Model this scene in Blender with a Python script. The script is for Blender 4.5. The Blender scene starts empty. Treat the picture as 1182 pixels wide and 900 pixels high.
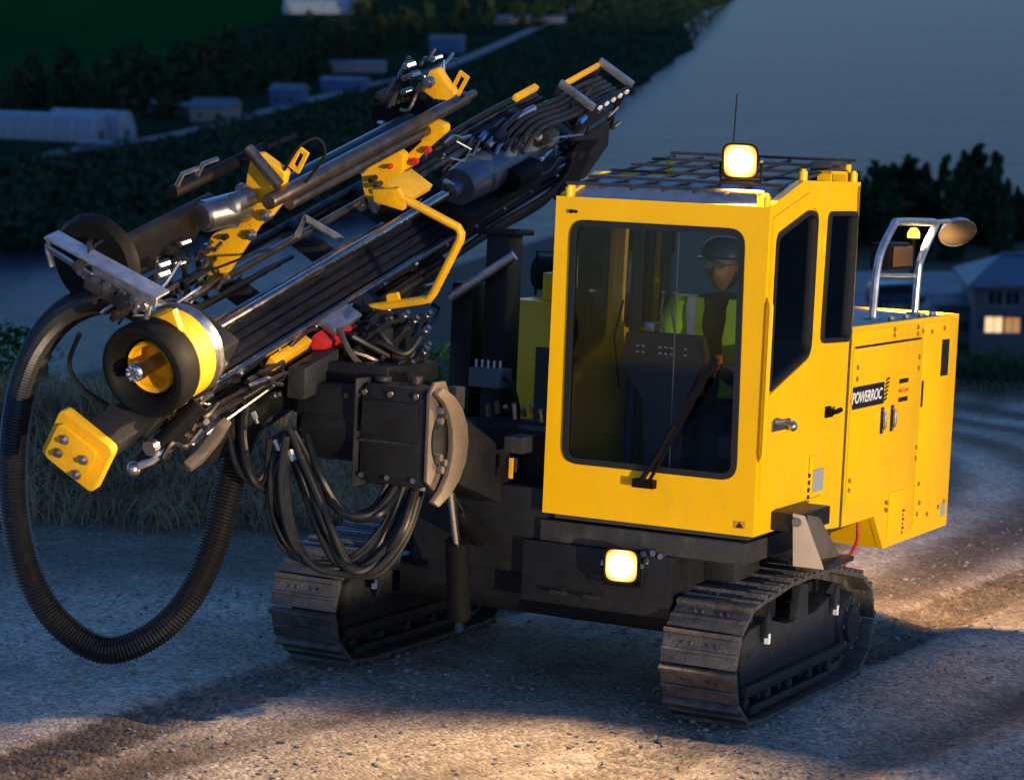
import bpy, bmesh, math, random
from mathutils import Vector, Matrix, noise
from math import sin, cos, tan, pi, radians, sqrt, atan2
random.seed(7)
V = Vector
S = bpy.context.scene
col = S.collection

# ------------------------------------------------------------------ camera
def rotm(p, r, w):
    return Matrix.Rotation(w, 3, 'Z') @ Matrix.Rotation(p, 3, 'X') @ Matrix.Rotation(r, 3, 'Y')
FPX = 2800.9                       # focal length in picture widths of 1182
PITCH = 0.195
RM = rotm(-.097, -.0435, .4797)    # camera axes seen from the machine
CM = V((5.2388, -10.4443, 2.6678)) # camera place seen from the machine
RW = rotm(-PITCH, 0, 0)
T3 = RW @ RM.transposed()
off = T3 @ CM
CAMZ = off.z
M0 = V((-off.x, -off.y, 0))        # machine origin in the world
RIG = Matrix.Translation(M0) @ T3.to_4x4()
cd = bpy.data.cameras.new('camera'); cam = bpy.data.objects.new('camera', cd); col.objects.link(cam)
cam.location = (0, 0, CAMZ); cam.rotation_euler = (pi/2 - PITCH, 0, 0)
cd.sensor_width = 36; cd.lens = 36*FPX/1182; cd.clip_start = .1; cd.clip_end = 6000
cd.dof.use_dof = True; cd.dof.focus_distance = 11.9; cd.dof.aperture_fstop = 3.2
S.camera = cam

# ------------------------------------------------------------------ light
SUN_AZ = radians(33)      # to the right of the camera's back
SUN_EL = radians(1.9)
sdir = V((sin(SUN_AZ)*cos(SUN_EL), -cos(SUN_AZ)*cos(SUN_EL), sin(SUN_EL)))
W = bpy.data.worlds.new('World'); S.world = W; W.use_nodes = True
nt = W.node_tree; bg = nt.nodes['Background']
sky = nt.nodes.new('ShaderNodeTexSky'); sky.sky_type = 'NISHITA'; sky.sun_disc = False
sky.sun_elevation = SUN_EL; sky.sun_rotation = atan2(sdir.x, sdir.y); sky.ozone_density = 3.5; sky.dust_density = .3; sky.air_density = 1.0
tint = nt.nodes.new('ShaderNodeMix'); tint.data_type = 'RGBA'; tint.blend_type = 'MULTIPLY'; tint.inputs[0].default_value = 1; tint.inputs[7].default_value = (.92, .95, 1.14, 1)   # tungsten white balance
nt.links.new(sky.outputs[0], tint.inputs[6]); nt.links.new(tint.outputs[2], bg.inputs[0]); bg.inputs[1].default_value = .15
sl = bpy.data.lights.new('sun', 'SUN'); so = bpy.data.objects.new('sun', sl); col.objects.link(so)
sl.energy = .90; sl.angle = radians(.6); sl.color = (1, .80, .52)
so.rotation_euler = sdir.to_track_quat('Z', 'Y').to_euler(); so.location = (40, -60, 30)
S.view_settings.view_transform = 'Standard'; S.view_settings.look = 'None'; S.view_settings.exposure = 2.3; S.view_settings.gamma = 1
S.render.engine = 'CYCLES'
S.cycles.use_denoising = True; S.cycles.max_bounces = 6; S.cycles.transparent_max_bounces = 16
S.cycles.sample_clamp_indirect = 4; S.cycles.caustics_reflective = False; S.cycles.caustics_refractive = False

# ------------------------------------------------------------------ materials
MATS = {}
def mat(name, c, rough=.6, metal=0, var=.0, scale=8, c2=None, bump=0, bscale=60, spec=.5, coat=0, emit=None, es=0, dirt=0):
    if name in MATS: return MATS[name]
    m = bpy.data.materials.new(name); m.use_nodes = True; t = m.node_tree; p = t.nodes['Principled BSDF']
    p.inputs['Base Color'].default_value = (*c, 1); p.inputs['Roughness'].default_value = rough; p.inputs['Metallic'].default_value = metal
    p.inputs['Specular IOR Level'].default_value = spec; p.inputs['Coat Weight'].default_value = coat
    tc = t.nodes.new('ShaderNodeTexCoord')
    if var or c2:
        n = t.nodes.new('ShaderNodeTexNoise'); n.inputs['Scale'].default_value = scale; n.inputs['Detail'].default_value = 6; n.inputs['Roughness'].default_value = .65
        t.links.new(tc.outputs['Object'], n.inputs['Vector'])
        r = t.nodes.new('ShaderNodeValToRGB'); r.color_ramp.elements[0].position = .35; r.color_ramp.elements[1].position = .68
        d = c2 or tuple(x*(1-var) for x in c); e = c if c2 else tuple(min(1, x*(1+var)) for x in c)
        r.color_ramp.elements[0].color = (*d, 1); r.color_ramp.elements[1].color = (*e, 1)
        t.links.new(n.outputs['Fac'], r.inputs[0]); t.links.new(r.outputs[0], p.inputs['Base Color'])
        if not emit:
            mr = t.nodes.new('ShaderNodeMapRange'); mr.inputs['To Min'].default_value = max(.05, rough-.1); mr.inputs['To Max'].default_value = min(1, rough+.15)
            t.links.new(n.outputs['Fac'], mr.inputs[0]); t.links.new(mr.outputs[0], p.inputs['Roughness'])
    if dirt:
        n2 = t.nodes.new('ShaderNodeTexNoise'); n2.inputs['Scale'].default_value = 4; n2.inputs['Detail'].default_value = 8; n2.inputs['Roughness'].default_value = .75
        mpd = t.nodes.new('ShaderNodeMapping'); mpd.inputs['Scale'].default_value = (2.2, 2.2, .8); t.links.new(tc.outputs['Object'], mpd.inputs[0]); t.links.new(mpd.outputs[0], n2.inputs['Vector'])
        r2 = t.nodes.new('ShaderNodeValToRGB'); r2.color_ramp.elements[0].position = .52; r2.color_ramp.elements[1].position = .8
        r2.color_ramp.elements[0].color = (0, 0, 0, 1); r2.color_ramp.elements[1].color = (dirt, dirt, dirt, 1)
        t.links.new(n2.outputs['Fac'], r2.inputs[0])
        mx = t.nodes.new('ShaderNodeMix'); mx.data_type = 'RGBA'
        t.links.new(r2.outputs[0], mx.inputs[0])
        src = p.inputs['Base Color'].links[0].from_socket if p.inputs['Base Color'].links else None
        if src: t.links.new(src, mx.inputs[6])
        else: mx.inputs[6].default_value = (*c, 1)
        mx.inputs[7].default_value = (.20, .15, .10, 1)
        t.links.new(mx.outputs[2], p.inputs['Base Color'])
    if bump:
        b = t.nodes.new('ShaderNodeBump'); b.inputs['Strength'].default_value = bump; b.inputs['Distance'].default_value = .01
        nb = t.nodes.new('ShaderNodeTexNoise'); nb.inputs['Scale'].default_value = bscale; nb.inputs['Detail'].default_value = 5
        t.links.new(tc.outputs['Object'], nb.inputs['Vector']); t.links.new(nb.outputs['Fac'], b.inputs['Height']); t.links.new(b.outputs[0], p.inputs['Normal'])
    if emit:
        p.inputs['Emission Color'].default_value = (*emit, 1); p.inputs['Emission Strength'].default_value = es
    MATS[name] = m
    return m
YEL = mat('yellow_paint', (.88, .475, .001), .30, var=.04, scale=3, bump=.05, bscale=7, dirt=.20, coat=.08, spec=.3)
YEL2 = mat('yellow_cast', (.80, .40, .003), .5, var=.1, scale=9, bump=.3, bscale=90, dirt=.45)
DRK = mat('dark_grey_paint', (.010, .010, .012), .45, var=.3, scale=7, bump=.15, bscale=120, dirt=.03, spec=.3)
FRM = mat('undercarriage_paint', (.016, .017, .020), .55, var=.3, scale=6, bump=.25, bscale=80, dirt=.15, spec=.35)
BLK = mat('black_rubber', (.0045, .0045, .005), .6, var=.3, scale=20, spec=.14)
HOS = mat('hydraulic_hose', (.010, .0095, .0095), .42, var=.3, scale=30, spec=.35)
SUC = mat('suction_hose_rubber', (.006, .006, .0065), .40, var=.3, scale=30, spec=.45)
STL = mat('bright_steel', (.36, .36, .38), .34, metal=1, var=.2, scale=15, bump=.1, bscale=150)
CHR = mat('chrome_rod', (.75, .76, .78), .12, metal=1)
POL = mat('polished_rail', (.42, .39, .35), .2, metal=1, var=.25, scale=14)
RST = mat('drill_rod_steel', (.11, .092, .082), .32, metal=.8, var=.35, scale=12, bump=.15, bscale=120)
SHO = mat('track_shoe_steel', (.085, .078, .073), .48, metal=.4, var=.35, scale=11, bump=.7, bscale=60, dirt=.6)
ALU = mat('feed_profile', (.040, .040, .046), .34, metal=.75, var=.3, scale=9, bump=.1, bscale=140, dirt=.35)
PLT = mat('warm_lit_plate', (.105, .08, .062), .5, var=.15, scale=9, bump=.2, bscale=90)  # grey metal plate; the warm sunlight on it is put into this brown
GRT = mat('roof_guard_paint', (.035, .034, .036), .5, var=.2)
RPN = mat('roof_sheet', (.20, .21, .235), .4, var=.15, dirt=.5)
BOX = mat('top_plate_grey', (.30, .295, .28), .6, var=.15, scale=6, bump=.2, dirt=.5)
SEA = mat('window_rubber', (.010, .010, .011), .5)
TRM = mat('cab_trim', (.040, .042, .052), .6, var=.15)
SIL = mat('galvanised_bar', (.40, .42, .46), .4, metal=.9, var=.2, scale=18)
WHT = mat('white_print', (.75, .75, .75), .5)
BPR = mat('black_print', (.010, .010, .010), .45)
ORP = mat('orange_print', (.55, .13, .02), .5)
RED = mat('red_paint', (.45, .02, .02), .45)
BLU = mat('blue_plastic', (.015, .07, .33), .4, var=.2)
LIM = mat('lime_vest', (.36, .62, .02), .75, bump=.4, bscale=40)
REF = mat('reflective_tape', (.62, .64, .66), .45)
CLO = mat('black_jacket', (.012, .012, .015), .85, bump=.5, bscale=30)
SKN = mat('skin', (.26, .125, .072), .5, var=.1, scale=20)
HLM = mat('helmet_shell', (.035, .05, .10), .3)
HAR = mat('dark_hair', (.012, .009, .007), .6)
def glass_mat(name, tint, fac):
    m = bpy.data.materials.new(name); m.use_nodes = True; t = m.node_tree
    for n in list(t.nodes): t.nodes.remove(n)
    o = t.nodes.new('ShaderNodeOutputMaterial'); mx = t.nodes.new('ShaderNodeMixShader'); tr = t.nodes.new('ShaderNodeBsdfTransparent'); gl = t.nodes.new('ShaderNodeBsdfGlossy')
    tr.inputs[0].default_value = (*tint, 1); gl.inputs['Roughness'].default_value = .03; gl.inputs[0].default_value = (.9, .93, 1, 1)
    lw = t.nodes.new('ShaderNodeLayerWeight'); lw.inputs[0].default_value = fac
    t.links.new(lw.outputs['Fresnel'], mx.inputs[0]); t.links.new(tr.outputs[0], mx.inputs[1]); t.links.new(gl.outputs[0], mx.inputs[2]); t.links.new(mx.outputs[0], o.inputs[0])
    return m
GLS = glass_mat('cab_glass', (.85, .86, .87), .24)
GLD = glass_mat('tinted_glass', (.50, .52, .55), .34)
LMP = mat('lamp_lens', (1, .8, .5), .3, emit=(1, .62, .22), es=60)
LMW = mat('lamp_bulb', (1, .9, .7), .3, emit=(1, .78, .42), es=160)
AMB = mat('amber_lens', (.9, .5, .05), .3, emit=(1, .60, .05), es=.6)

def lens_mat(name, c, r):
    m = bpy.data.materials.new(name); m.use_nodes = True; t = m.node_tree; p = t.nodes['Principled BSDF']; L = t.links.new
    tc = t.nodes.new('ShaderNodeTexCoord'); d = t.nodes.new('ShaderNodeVectorMath'); d.operation = 'DISTANCE'; d.inputs[1].default_value = c; L(tc.outputs['Object'], d.inputs[0])
    mr = t.nodes.new('ShaderNodeMapRange'); mr.inputs['From Max'].default_value = r; L(d.outputs['Value'], mr.inputs[0])
    cr = t.nodes.new('ShaderNodeValToRGB'); e = cr.color_ramp.elements; e[0].color = (1, .86, .58, 1); e[1].color = (1, .36, .05, 1); e[1].position = .95; k = e.new(.45); k.color = (1, .66, .26, 1); L(mr.outputs[0], cr.inputs[0])
    st = t.nodes.new('ShaderNodeValToRGB'); e = st.color_ramp.elements; e[0].color = (1, 1, 1, 1); e[1].color = (.03, .03, .03, 1); e[1].position = .97; k = e.new(.35); k.color = (.30, .30, .30, 1); k = e.new(.66); k.color = (.10, .10, .10, 1); L(mr.outputs[0], st.inputs[0])
    mu = t.nodes.new('ShaderNodeMath'); mu.operation = 'MULTIPLY'; mu.inputs[1].default_value = 9; L(st.outputs[0], mu.inputs[0])
    L(cr.outputs[0], p.inputs['Emission Color']); L(mu.outputs[0], p.inputs['Emission Strength']); p.inputs['Base Color'].default_value = (.02, .015, .01, 1); p.inputs['Roughness'].default_value = .25; p.inputs['Specular IOR Level'].default_value = .1
    return m
# ------------------------------------------------------------------ mesh builder
def frame_for(d):
    d = d.normalized(); a = V((0, 0, 1)) if abs(d.z) < .9 else V((1, 0, 0))
    x = a.cross(d).normalized(); return x, d.cross(x)
class B:
    def __init__(s): s.v = []; s.f = []
    def add(s, vs, fs):
        o = len(s.v); s.v += [tuple(p) for p in vs]; s.f += [tuple(i+o for i in f) for f in fs]
    def obox(s, c, ax, h):
        c = V(c); ax = [V(a) for a in ax]; vs = []
        for k in ((-1,-1,-1),(1,-1,-1),(1,1,-1),(-1,1,-1),(-1,-1,1),(1,-1,1),(1,1,1),(-1,1,1)):
            vs.append(c + ax[0]*h[0]*k[0] + ax[1]*h[1]*k[1] + ax[2]*h[2]*k[2])
        s.add(vs, ((0,3,2,1),(4,5,6,7),(0,1,5,4),(1,2,6,5),(2,3,7,6),(3,0,4,7)))
    def box(s, x0, x1, y0, y1, z0, z1):
        s.obox(((x0+x1)/2, (y0+y1)/2, (z0+z1)/2), ((1,0,0),(0,1,0),(0,0,1)), ((x1-x0)/2, (y1-y0)/2, (z1-z0)/2))
    def prism(s, pts, vec):
        n = len(pts); vec = V(vec); a = [V(p) for p in pts]; b = [p+vec for p in a]
        s.add(a+b, [tuple(range(n))[::-1], tuple(range(n, 2*n))] + [(i, (i+1) % n, n+(i+1) % n, n+i) for i in range(n)])
    def cyl(s, p0, p1, r0, r1=None, n=16, cap=True):
        p0 = V(p0); p1 = V(p1); r1 = r0 if r1 is None else r1; x, y = frame_for(p1-p0); vs = []
        for p, r in ((p0, r0), (p1, r1)):
            for i in range(n): a = 2*pi*i/n; vs.append(p + (x*cos(a)+y*sin(a))*r)
        fs = [(i, (i+1) % n, n+(i+1) % n, n+i) for i in range(n)]
        if cap: fs += [tuple(range(n))[::-1], tuple(range(n, 2*n))]
        s.add(vs, fs)
    def lathe(s, p0, d, prof, n=24):
        """prof: (distance along d, radius)"""
        p0 = V(p0); d = V(d).normalized(); x, y = frame_for(d); vs = []
        for t, r in prof:
            for i in range(n): a = 2*pi*i/n; vs.append(p0 + d*t + (x*cos(a)+y*sin(a))*r)
        fs = [(k*n+i, k*n+(i+1) % n, (k+1)*n+(i+1) % n, (k+1)*n+i) for k in range(len(prof)-1) for i in range(n)]
        s.add(vs, fs)
    def tube(s, pts, r, n=8, rf=None, cap=True):
        pts = [V(p) for p in pts]; m = len(pts); vs = []; x = None
        for k in range(m):
            d = (pts[min(k+1, m-1)] - pts[max(k-1, 0)]).normalized()
            if x is None: x, y = frame_for(d)
            else:
                x = (x - d*x.dot(d)).normalized(); y = d.cross(x)
            rr = rf(k, m) if rf else r
            for i in range(n): a = 2*pi*i/n; vs.append(pts[k] + (x*cos(a)+y*sin(a))*rr)
        fs = [(k*n+i, k*n+(i+1) % n, (k+1)*n+(i+1) % n, (k+1)*n+i) for k in range(m-1) for i in range(n)]
        if cap: fs += [tuple(range(n))[::-1], tuple(range((m-1)*n, m*n))]
        s.add(vs, fs)
    def ball(s, c, r, n=10, sc=(1,1,1)):
        c = V(c); m = n//2+1
        vs = []
        for k in range(m+1):
            th = pi*k/m
            for i in range(n): ph = 2*pi*i/n; vs.append(c + V((sin(th)*cos(ph)*sc[0], sin(th)*sin(ph)*sc[1], cos(th)*sc[2]))*r)
        s.add(vs, [(k*n+i, (k+1)*n+i, (k+1)*n+(i+1) % n, k*n+(i+1) % n) for k in range(m) for i in range(n)])
    def bolt(s, p, d, r=.012, h=.01):
        p = V(p); d = V(d).normalized(); s.cyl(p, p+d*h, r, n=6)
    def build(s, name, m, parent=None, bevel=0, smooth=True, label=None, ang=35):
        me = bpy.data.meshes.new(name); bm = bmesh.new(); vv = [bm.verts.new(p) for p in s.v]
        for f in s.f:
            try: bm.faces.new([vv[i] for i in f])
            except ValueError: pass
        bmesh.ops.remove_doubles(bm, verts=bm.verts, dist=1e-5)
        bmesh.ops.recalc_face_normals(bm, faces=bm.faces)
        if bevel:
            es = [e for e in bm.edges if len(e.link_faces) == 2 and e.calc_face_angle(0) > radians(30)]
            bmesh.ops.bevel(bm, geom=es, offset=bevel, segments=2, affect='EDGES', profile=.6, clamp_overlap=True)
        if smooth:
            for f in bm.faces: f.smooth = True
            for e in bm.edges:
                if len(e.link_faces) == 2 and e.calc_face_angle(0) > radians(ang): e.smooth = False
        bm.to_mesh(me); bm.free()
        return link(name, me, m, parent, label)
def link(name, me, m, parent=None, label=None):
    if m is not None and not me.materials: me.materials.append(m)
    o = bpy.data.objects.new(name, me); col.objects.link(o)
    if parent is not None: o.parent = parent
    if label: o['label'] = label
    return o
def empty(name, parent=None, loc=(0,0,0)):
    o = bpy.data.objects.new(name, None); col.objects.link(o); o.location = loc; o.empty_display_size = .1
    if parent is not None: o.parent = parent
    return o
def tag(o, label, cat, group=None, kind=None):
    o['label'] = label; o['category'] = cat
    if group: o['group'] = group
    if kind: o['kind'] = kind
    return o
def struct(name, vs, fs, m, kind='structure', smooth=True):
    me = bpy.data.meshes.new(name); me.from_pydata([tuple(v) for v in vs], [], fs); me.update()
    if smooth: me.polygons.foreach_set('use_smooth', [True]*len(me.polygons))
    o = link(name, me, m); o['kind'] = kind
    return o
def spline(pts, n=8):
    pts = [V(p) for p in pts]; out = []
    for i in range(len(pts)-1):
        a = pts[max(i-1, 0)]; b = pts[i]; c = pts[i+1]; d = pts[min(i+2, len(pts)-1)]
        for k in range(n):
            t = k/n; out.append(.5*((2*b)+(c-a)*t+(2*a-5*b+4*c-d)*t*t+(3*b-a-3*c+d)*t**3))
    out.append(pts[-1]); return out
def panel(outer, holes, to3, thick):
    """flat sheet with holes: 2-D loops, to3(a, b, depth) -> point; returns a builder"""
    bm = bmesh.new(); es = []
    for lp in [outer]+holes:
        vv = [bm.verts.new((a, b, 0)) for a, b in lp]
        es += [bm.edges.new((vv[i], vv[(i+1) % len(vv)])) for i in range(len(vv))]
    bmesh.ops.triangle_fill(bm, edges=es, use_beauty=True, use_dissolve=False)
    b = B(); vs = [v.co.copy() for v in bm.verts]; bm.verts.index_update(); n = len(vs)
    fs = [tuple(v.index for v in f.verts) for f in bm.faces]
    a3 = [V(to3(p.x, p.y, 0)) for p in vs]; b3 = [V(to3(p.x, p.y, thick)) for p in vs]
    allf = fs + [tuple(i+n for i in f) for f in fs]
    for e in bm.edges:
        if len(e.link_faces) == 1: i, j = e.verts[0].index, e.verts[1].index; allf.append((i, j, j+n, i+n))
    b.add(a3+b3, allf); bm.free()
    return b
def rloop(pts, r, n=5):
    """round the corners of a 2-D loop"""
    out = []; m = len(pts)
    for i in range(m):
        p = V(pts[i]).to_2d() if len(pts[i]) == 2 else V(pts[i][:2]); a = V(pts[i-1][:2])-p; b = V(pts[(i+1) % m][:2])-p
        rr = pts[i][2] if len(pts[i]) > 2 else r
        p = V(pts[i][:2]); la = a.length; lb = b.length; rr = min(rr, la*.45, lb*.45)
        p0 = p+a/la*rr; p1 = p+b/lb*rr
        for k in range(n+1):
            t = k/n; q = p0*(1-t)**2+p*2*t*(1-t)+p1*t*t; out.append((q.x, q.y))
    return out
def ring_panel(outer, inner, to3, thick): return panel(outer, [inner], to3, thick)
def inset(lp, d):
    m = len(lp); cx = sum(p[0] for p in lp)/m; cy = sum(p[1] for p in lp)/m; out = []
    for i in range(m):
        a = V(lp[i-1]); b = V(lp[i]); c = V(lp[(i+1) % m])
        t = (c-a); 
        if t.length < 1e-6: out.append(lp[i]); continue
        nrm = V((-t.y, t.x)).normalized()
        if nrm.dot(V((cx, cy))-b) < 0: nrm = -nrm
        q = b+nrm*d; out.append((q.x, q.y))
    return out
def text_mesh(body, size, shear=0, bold=0):
    c = bpy.data.curves.new('lettering', 'FONT'); c.body = body; c.size = size; c.shear = shear; c.align_x = 'CENTER'; c.align_y = 'CENTER'; c.extrude = .0012; c.offset = bold; c.resolution_u = 3
    o = bpy.data.objects.new('lettering_curve', c); col.objects.link(o)
    dg = bpy.context.evaluated_depsgraph_get(); me = bpy.data.meshes.new_from_object(o.evaluated_get(dg))
    bpy.data.objects.remove(o); bpy.data.curves.remove(c); me.name = 'lettering'
    return me
def pt(px, py, **k):
    """the place in the machine's frame at a known depth plane"""
    d = RM @ V(((px-591)/FPX, 1, -(py-450)/FPX)); a = list(k)[0]; i = 'xyz'.index(a); t = (k[a]-CM[i])/d[i]; return CM+d*t
def wpt(px, py, y=None, z=None):
    d = RW @ V(((px-591)/FPX, 1, -(py-450)/FPX)); o = V((0, 0, CAMZ)); t = (y/d.y) if y is not None else (z-CAMZ)/d.z; return o+d*t

# ================================================================== the land
NRM = T3 @ V((0, 0, 1))
RIVER_Z = -45.0
def sstep(a, b, x): t = max(0, min(1, (x-a)/(b-a))); return t*t*(3-2*t)
def fbm(x, y, s, o=4): return noise.fractal(V((x*s, y*s, 3.7)), 1.0, 2.0, o)
# wheel ruts in world x, y
def poly_dist(path, x, y):
    best = 1e9
    for i in range(len(path)-1):
        ax, ay = path[i]; bx, by = path[i+1]; dx, dy = bx-ax, by-ay
        t = max(0, min(1, ((x-ax)*dx+(y-ay)*dy)/(dx*dx+dy*dy))); d = (x-ax-t*dx)**2+(y-ay-t*dy)**2
        if d < best: best = d
    return sqrt(best)
PATH = [(p.x, p.y) for p in spline([V((-3.2, 5, 0)), V((-.6, 8.6, 0)), V((2.2, 12.2, 0)), V((4.1, 16, 0)), V((5.6, 19.5, 0)), V((6.0, 22.5, 0)), V((5.2, 25.2, 0)), V((3.2, 27, 0)), V((0, 28, 0))], 5)]
def brow(x): return 19.6 + 9.4*sstep(-2.0, 3.0, x)
def base_z(x, y):
    yy = max(y, -.5); xx = max(-14, min(14, x))
    pl = -(NRM.x*xx + NRM.y*(yy-M0.y))/NRM.z
    if y < -.5: pl += .02*min(40, -y-.5)  # unseen rise behind the camera, shaped to keep the valley in shade
    return pl
RINV = RIG.inverted()
def track_mark(x, y):
    q = RINV @ V((x, y, base_z(x, y))); m = 0
    for c in (.918, -1.262): m = max(m, sstep(.27, .17, abs(q.x-c+.05*sin(q.y*.7))))
    return m*sstep(-5.5, -3.0, q.y)*sstep(9, 5, q.y), q.y
def ground_z(x, y, fine=True):
    z = base_z(x, y); e = brow(x)
    if y < e+1:
        d = poly_dist(PATH, x, y) if 3 < y < 32 and -8 < x < 12 else 9
        if fine:
            nearm = sqrt((x-M0.x)**2+(y-M0.y-.8)**2)
            k = sstep(1.5, 3.0, nearm)*.75+.25
            z += k*((.030-.020*sstep(12.5, 16, y))*fbm(x, y, .9) + .012*fbm(x+9, y, 3.5) + .006*fbm(x, y+5, 12, 3))
            z += .018*sstep(3.2, 2.2, nearm)
            kk = k*(1-.75*sstep(12.5, 16, y))
            for r in (.55, 1.55): z -= kk*.040*math.exp(-((d-r)/.16)**2) - kk*.022*math.exp(-((d-r-.3)/.12)**2)
            z += kk*.025*math.exp(-(d/.25)**2)
            if 6 < y < 20 and -5 < x < 5:
                tm, q = track_mark(x, y)
                if q < -.15 or q > 1.9: z += tm*(-.022+.020*sin(q*40))
    bl = sstep(-1.0, -2.4, x - (y-16)*.05)
    z += bl*(.62+.12*fbm(x, y, .8))*math.exp(-((y-18.3-.12*(x+3))/1.25)**2)
    br = sstep(2, 4, x); z += br*.22*math.exp(-((y-28.4)/1.2)**2)
    if y > e: z -= .32*(y-e)*min(1, (y-e)/5)+.12*max(0, y-e-8)
    sp = -24.5 - .3*max(0, 17-x) - .25*max(0, y-245) + .5*fbm(x, y, .03)
    return max(z, sp if y > 40 else -99, RIVER_Z-2)
def rng(a, b, n): return [a+(b-a)*i/n for i in range(n)]
xs = rng(-160, -40, 16)+rng(-40, -9, 28)+rng(-9, -4.5, 40)+rng(-4.5, 4.5, 205)+rng(4.5, 8, 40)+rng(8, 40, 32)+rng(40, 170, 20)+rng(170, 1000, 16)+[1000]  # far right stretch is unseen ground, added to shade the far bank
ys = rng(-90, -8, 16)+rng(-8, 6.6, 30)+rng(6.6, 18, 270)+rng(18, 32, 90)+rng(32, 80, 30)+rng(80, 340, 50)+[340]
vs = [(x, y, ground_z(x, y)) for y in ys for x in xs]
nx = len(xs); fs = [(j*nx+i, j*nx+i+1, (j+1)*nx+i+1, (j+1)*nx+i) for j in range(len(ys)-1) for i in range(nx-1)]
def ground_mat():
    m = bpy.data.materials.new('gravel_and_earth'); m.use_nodes = True; t = m.node_tree; p = t.nodes['Principled BSDF']; L = t.links.new
    tc = t.nodes.new('ShaderNodeTexCoord'); at = t.nodes.new('ShaderNodeAttribute'); at.attribute_name = 'cover'
    def nz(sc, det=6, ro=.6):
        n = t.nodes.new('ShaderNodeTexNoise'); n.inputs['Scale'].default_value = sc; n.inputs['Detail'].default_value = det; n.inputs['Roughness'].default_value = ro; L(tc.outputs['Object'], n.inputs['Vector']); return n
    def ramp(src, *st):
        r = t.nodes.new('ShaderNodeValToRGB'); e = r.color_ramp.elements
        e[0].position, e[0].color = st[0][0], (*st[0][1], 1); e[1].position, e[1].color = st[-1][0], (*st[-1][1], 1)
        for q in st[1:-1]: k = e.new(q[0]); k.color = (*q[1], 1)
        L(src, r.inputs[0]); return r
    def mix(f, a, b, mode='MIX'):
        x = t.nodes.new('ShaderNodeMix'); x.data_type = 'RGBA'; x.blend_type = mode
        if hasattr(f, 'links'): L(f, x.inputs[0])
        else: x.inputs[0].default_value = f
        for s, q in ((6, a), (7, b)):
            if hasattr(q, 'links'): L(q, x.inputs[s])
            else: x.inputs[s].default_value = (*q, 1)
        return x.outputs[2]
    big = nz(.9, 5); mid = nz(6, 6); fine = nz(55, 4, .7)
    vo = t.nodes.new('ShaderNodeTexVoronoi'); vo.inputs['Scale'].default_value = 42; L(tc.outputs['Object'], vo.inputs['Vector'])
    vo2 = t.nodes.new('ShaderNodeTexVoronoi'); vo2.inputs['Scale'].default_value = 90; L(tc.outputs['Object'], vo2.inputs['Vector'])
    c1 = ramp(big.outputs['Fac'], (.3, (.38, .325, .265)), (.5, (.50, .435, .36)), (.7, (.60, .53, .445)))
    c2 = mix(.6, c1.outputs[0], ramp(mid.outputs['Fac'], (.3, (.55, .52, .5)), (.7, (1.15, 1.12, 1.08))).outputs[0], 'MULTIPLY')
    c3 = mix(.6, c2, ramp(vo.outputs['Color'], (.1, (.25, .24, .23)), (.55, (.95, .93, .9)), (1, (1.75, 1.7, 1.62))).outputs[0], 'MULTIPLY')
    c3 = mix(.5, c3, ramp(vo2.outputs['Color'], (.1, (.5, .5, .5)), (1, (1.35, 1.33, 1.3))).outputs[0], 'MULTIPLY')
    soil = ramp(mid.outputs['Fac'], (.3, (.030, .028, .018)), (.7, (.055, .050, .030)))
    # damp dark rut soil where the cover attribute says so
    sep = t.nodes.new('ShaderNodeSeparateColor'); L(at.outputs['Color'], sep.inputs[0])
    damp = mix(sep.outputs[1], c3, mix(1.0, c3, (.31, .275, .24), 'MULTIPLY'))
    L(mix(sep.outputs[0], damp, soil.outputs[0]), p.inputs['Base Color'])
    p.inputs['Roughness'].default_value = .9; p.inputs['Specular IOR Level'].default_value = .25
    b1 = t.nodes.new('ShaderNodeBump'); b1.inputs['Strength'].default_value = .9; b1.inputs['Distance'].default_value = .012; L(vo.outputs['Distance'], b1.inputs['Height']); b1.invert = True
    b2 = t.nodes.new('ShaderNodeBump'); b2.inputs['Strength'].default_value = .8; b2.inputs['Distance'].default_value = .01; L(fine.outputs['Fac'], b2.inputs['Height']); L(b1.outputs[0], b2.inputs['Normal']); L(b2.outputs[0], p.inputs['Normal'])
    return m
ground = struct('ground', vs, fs, ground_mat())
ca = ground.data.color_attributes.new('cover', 'FLOAT_COLOR', 'POINT')
buf = []
for (x, y, z) in vs:
    e = brow(x); n1 = fbm(x, y, .7)
    g = sstep(-.35, .35, (y-e+2.0)*.35 + n1*.35) if x > -1.5 else 0
    g = max(g, sstep(15.6, 17.0, y+.35*n1-.12*(x+3))*sstep(-.6, -2.2, x-(y-16)*.05))
    d = poly_dist(PATH, x, y) if 3 < y < 32 and -8 < x < 12 else 9
    r = max(math.exp(-((d-.55)/.20)**2), math.exp(-((d-1.55)/.22)**2))*(.75+.6*n1)
    if y > 13: r = r*(1-sstep(13, 15, y)) + sstep(13, 15, y)*(1.0-1.25*max(math.exp(-((d-.55)/.24)**2), math.exp(-((d-1.6)/.26)**2))+.25*n1)
    tm, q = track_mark(x, y) if 5 < y < 22 and -6 < x < 6 else (0, 0); r = max(r, tm*(.8+.5*n1), sstep(.12, .5, fbm(x+4, y, .55))*.4)
    buf += [g, max(0, min(1, r)), 0, 1]
ca.data.foreach_set('color', buf)

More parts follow.
